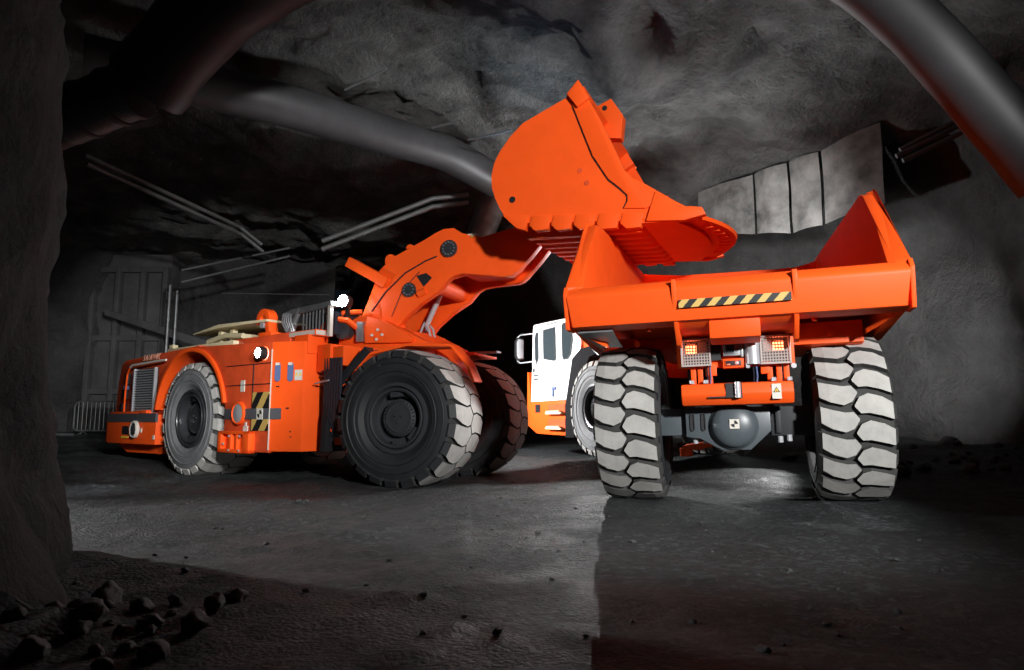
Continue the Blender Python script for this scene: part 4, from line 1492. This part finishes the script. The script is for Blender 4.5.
# concrete bulkhead at back left
g = G()
g.box(-15.2, -12.4, 24.4, 24.9, -0.2, 7.0)
bh = structure(g.build('wall_bulkhead', 'concrete', bevel=0.03))
g = G()
for x in (-15.1, -14.2, -13.3, -12.5):
    g.box(x - 0.09, x + 0.09, 24.15, 24.45, 0.2, 6.5)
for z in (2.0, 3.9, 6.4):
    g.box(-15.2, -12.4, 24.2, 24.45, z - 0.1, z + 0.1)
structure(g.build('trim_1', 'concrete', bevel=0.02))
g = G()
g.loft([[(-14.2, 23.5, 4.85), (-14.2, 23.7, 4.85), (-14.2, 23.7, 4.62), (-14.2, 23.5, 4.62)], [(-10.1, 22.6, 3.6), (-10.1, 22.8, 3.6), (-10.1, 22.8, 3.3), (-10.1, 22.6, 3.3)]])
tag(g.build('timber_beam', 'concrete', bevel=0.02), 'grey beam leaning diagonally in front of the concrete bulkhead', 'beam')

# barrier
barrier_xy = (-13.1, 22.2)
t = thing('crowd_barrier', 'grey tubular crowd barrier standing behind the rear bumper of the loader', 'barrier',
          Matrix.Translation((*barrier_xy, ground_z(*barrier_xy))) @ Matrix.Rotation(-0.15, 4, 'Z'))
g = G()
hw = 1.15
g.tube([(-hw + 0.0, 0, 0.25), (-hw, 0, 0.95), (-hw + 0.05, 0, 1.06), (-hw + 0.15, 0, 1.1), (hw - 0.15, 0, 1.1), (hw - 0.05, 0, 1.06), (hw, 0, 0.95), (hw, 0, 0.25),
        (hw - 0.1, 0, 0.16), (-hw + 0.1, 0, 0.16), (-hw, 0, 0.25)], 0.025, 8)
g.build('frame', 'galv', t)
for k in range(14):
    g = G()
    x = -hw + 0.14 + k * (2 * hw - 0.28) / 13
    g.cyl((x, 0, 0.16), (x, 0, 1.1), 0.011, n=6)
    g.build('bar', 'galv', t)
for x in (-0.8, 0.8):
    g = G()
    g.tube([(x, -0.3, 0.02), (x, -0.1, 0.07), (x, 0, 0.16), (x, 0.1, 0.07), (x, 0.3, 0.02)], 0.022, 8)
    g.build('foot', 'galv', t)

# hanging sheets on the back right
sheets = [((5.05, 17.9), (6.08, 16.62), 7.1, 7.13, 5.93, 5.59), ((6.12, 16.58), (6.63, 15.83), 7.13, 7.13, 5.59, 5.39),
          ((6.67, 15.78), (7.03, 15.03), 7.13, 7.08, 5.39, 5.36), ((7.07, 14.97), (7.85, 13.9), 7.08, 7.28, 5.36, 5.50)]
slabs = ['leftmost grey sheet hanging under the ceiling beyond the bucket lip', 'second grey sheet from the left hanging behind the dump box',
         'third grey sheet from the left hanging behind the dump box', 'rightmost grey sheet hanging above the peak of the dump box']
for (a, b, za, zb, la, lb_), lab in zip(sheets, slabs):
    g = G()
    secs = []
    for i in range(13):
        u = i / 12
        x, y = a[0] + (b[0] - a[0]) * u, a[1] + (b[1] - a[1]) * u
        s = []
        for k in range(13):
            w = k / 12
            zt = za + (zb - za) * u
            zl = la + (lb_ - la) * u
            off = 0.10 * math.sin(u * 3.14) + 0.05 * noise.noise(Vector((x * 1.5, y * 1.5, w * 2)))
            s.append((x - off * 0.8, y - off * 0.6, zt + (zl - zt) * w))
        secs.append(s)
    back = [[(p[0] + 0.03, p[1] + 0.03, p[2]) for p in s] for s in secs]
    g.loft([s + bs[::-1] for s, bs in zip(secs, back)])
    tag(g.build('hanging_sheet', 'sheet', smooth=50), lab, 'sheet', 'grey sheets hung under the ceiling')


def rock_mesh(seed):
    bm = bmesh.new()
    bmesh.ops.create_icosphere(bm, subdivisions=3, radius=1)
    for v in bm.verts:
        q = v.co * 1.1 + Vector((seed * 3.1, seed, 0))
        v.co *= 0.85 + 0.35 * noise.noise(q) + 0.12 * noise.noise(q * 3)
        c = noise.cell(v.co * 1.6 + Vector((seed, 0, 0)))
        v.co *= 0.94 + 0.06 * c
        v.co.z *= 0.7
    me = bpy.data.meshes.new('rock')
    bm.to_mesh(me)
    bm.free()
    me.materials.append(M['stone'])
    me.shade_smooth()
    me.set_sharp_from_angle(angle=R(38))
    return me


RM = [rock_mesh(k) for k in range(5)]
random.seed(11)
for grp, lab, cnt, fx, fy, smin, smax in (
        ('rubble at the foot of the dark pillar', 'dark rubble stone lying at the foot of the dark rock pillar at bottom left', 46, (-2.25, -1.45), (2.1, 3.9), 0.03, 0.12),
        ('rubble along the right wall', 'dark rubble stone lying along the right rock wall beyond the truck tyre', 46, (5.6, 9.6), (11.0, 14.5), 0.05, 0.2),
        ('rubble behind the truck axle', 'rubble stone lying on the ground seen beneath the truck axle', 14, (3.4, 5.6), (15.5, 18.0), 0.1, 0.25),
        ('stones on the floor', 'small loose stone lying on the open floor of the tunnel', 130, (-4.5, 3.5), (3.0, 9.0), 0.012, 0.035)):
    done = []
    for k in range(cnt):
        s = random.uniform(smin, smax) * random.choice((0.6, 0.8, 1, 1))
        for _ in range(40):
            x, y = random.uniform(*fx), random.uniform(*fy)
            if all(math.hypot(x - a, y - b) > (s + c) * 1.35 for a, b, c in done):
                break
        else:
            continue
        done.append((x, y, s))
        o = bpy.data.objects.new('rock', RM[k % 5])
        COL.objects.link(o)
        o.location = (x, y, ground_z(x, y) + s * 0.3)
        o.scale = (s * random.uniform(0.8, 1.3), s * random.uniform(0.8, 1.2), s)
        o.rotation_euler = (random.uniform(-0.4, 0.4), random.uniform(-0.4, 0.4), random.uniform(0, 6.28))
        tag(o, lab, 'rock', grp)
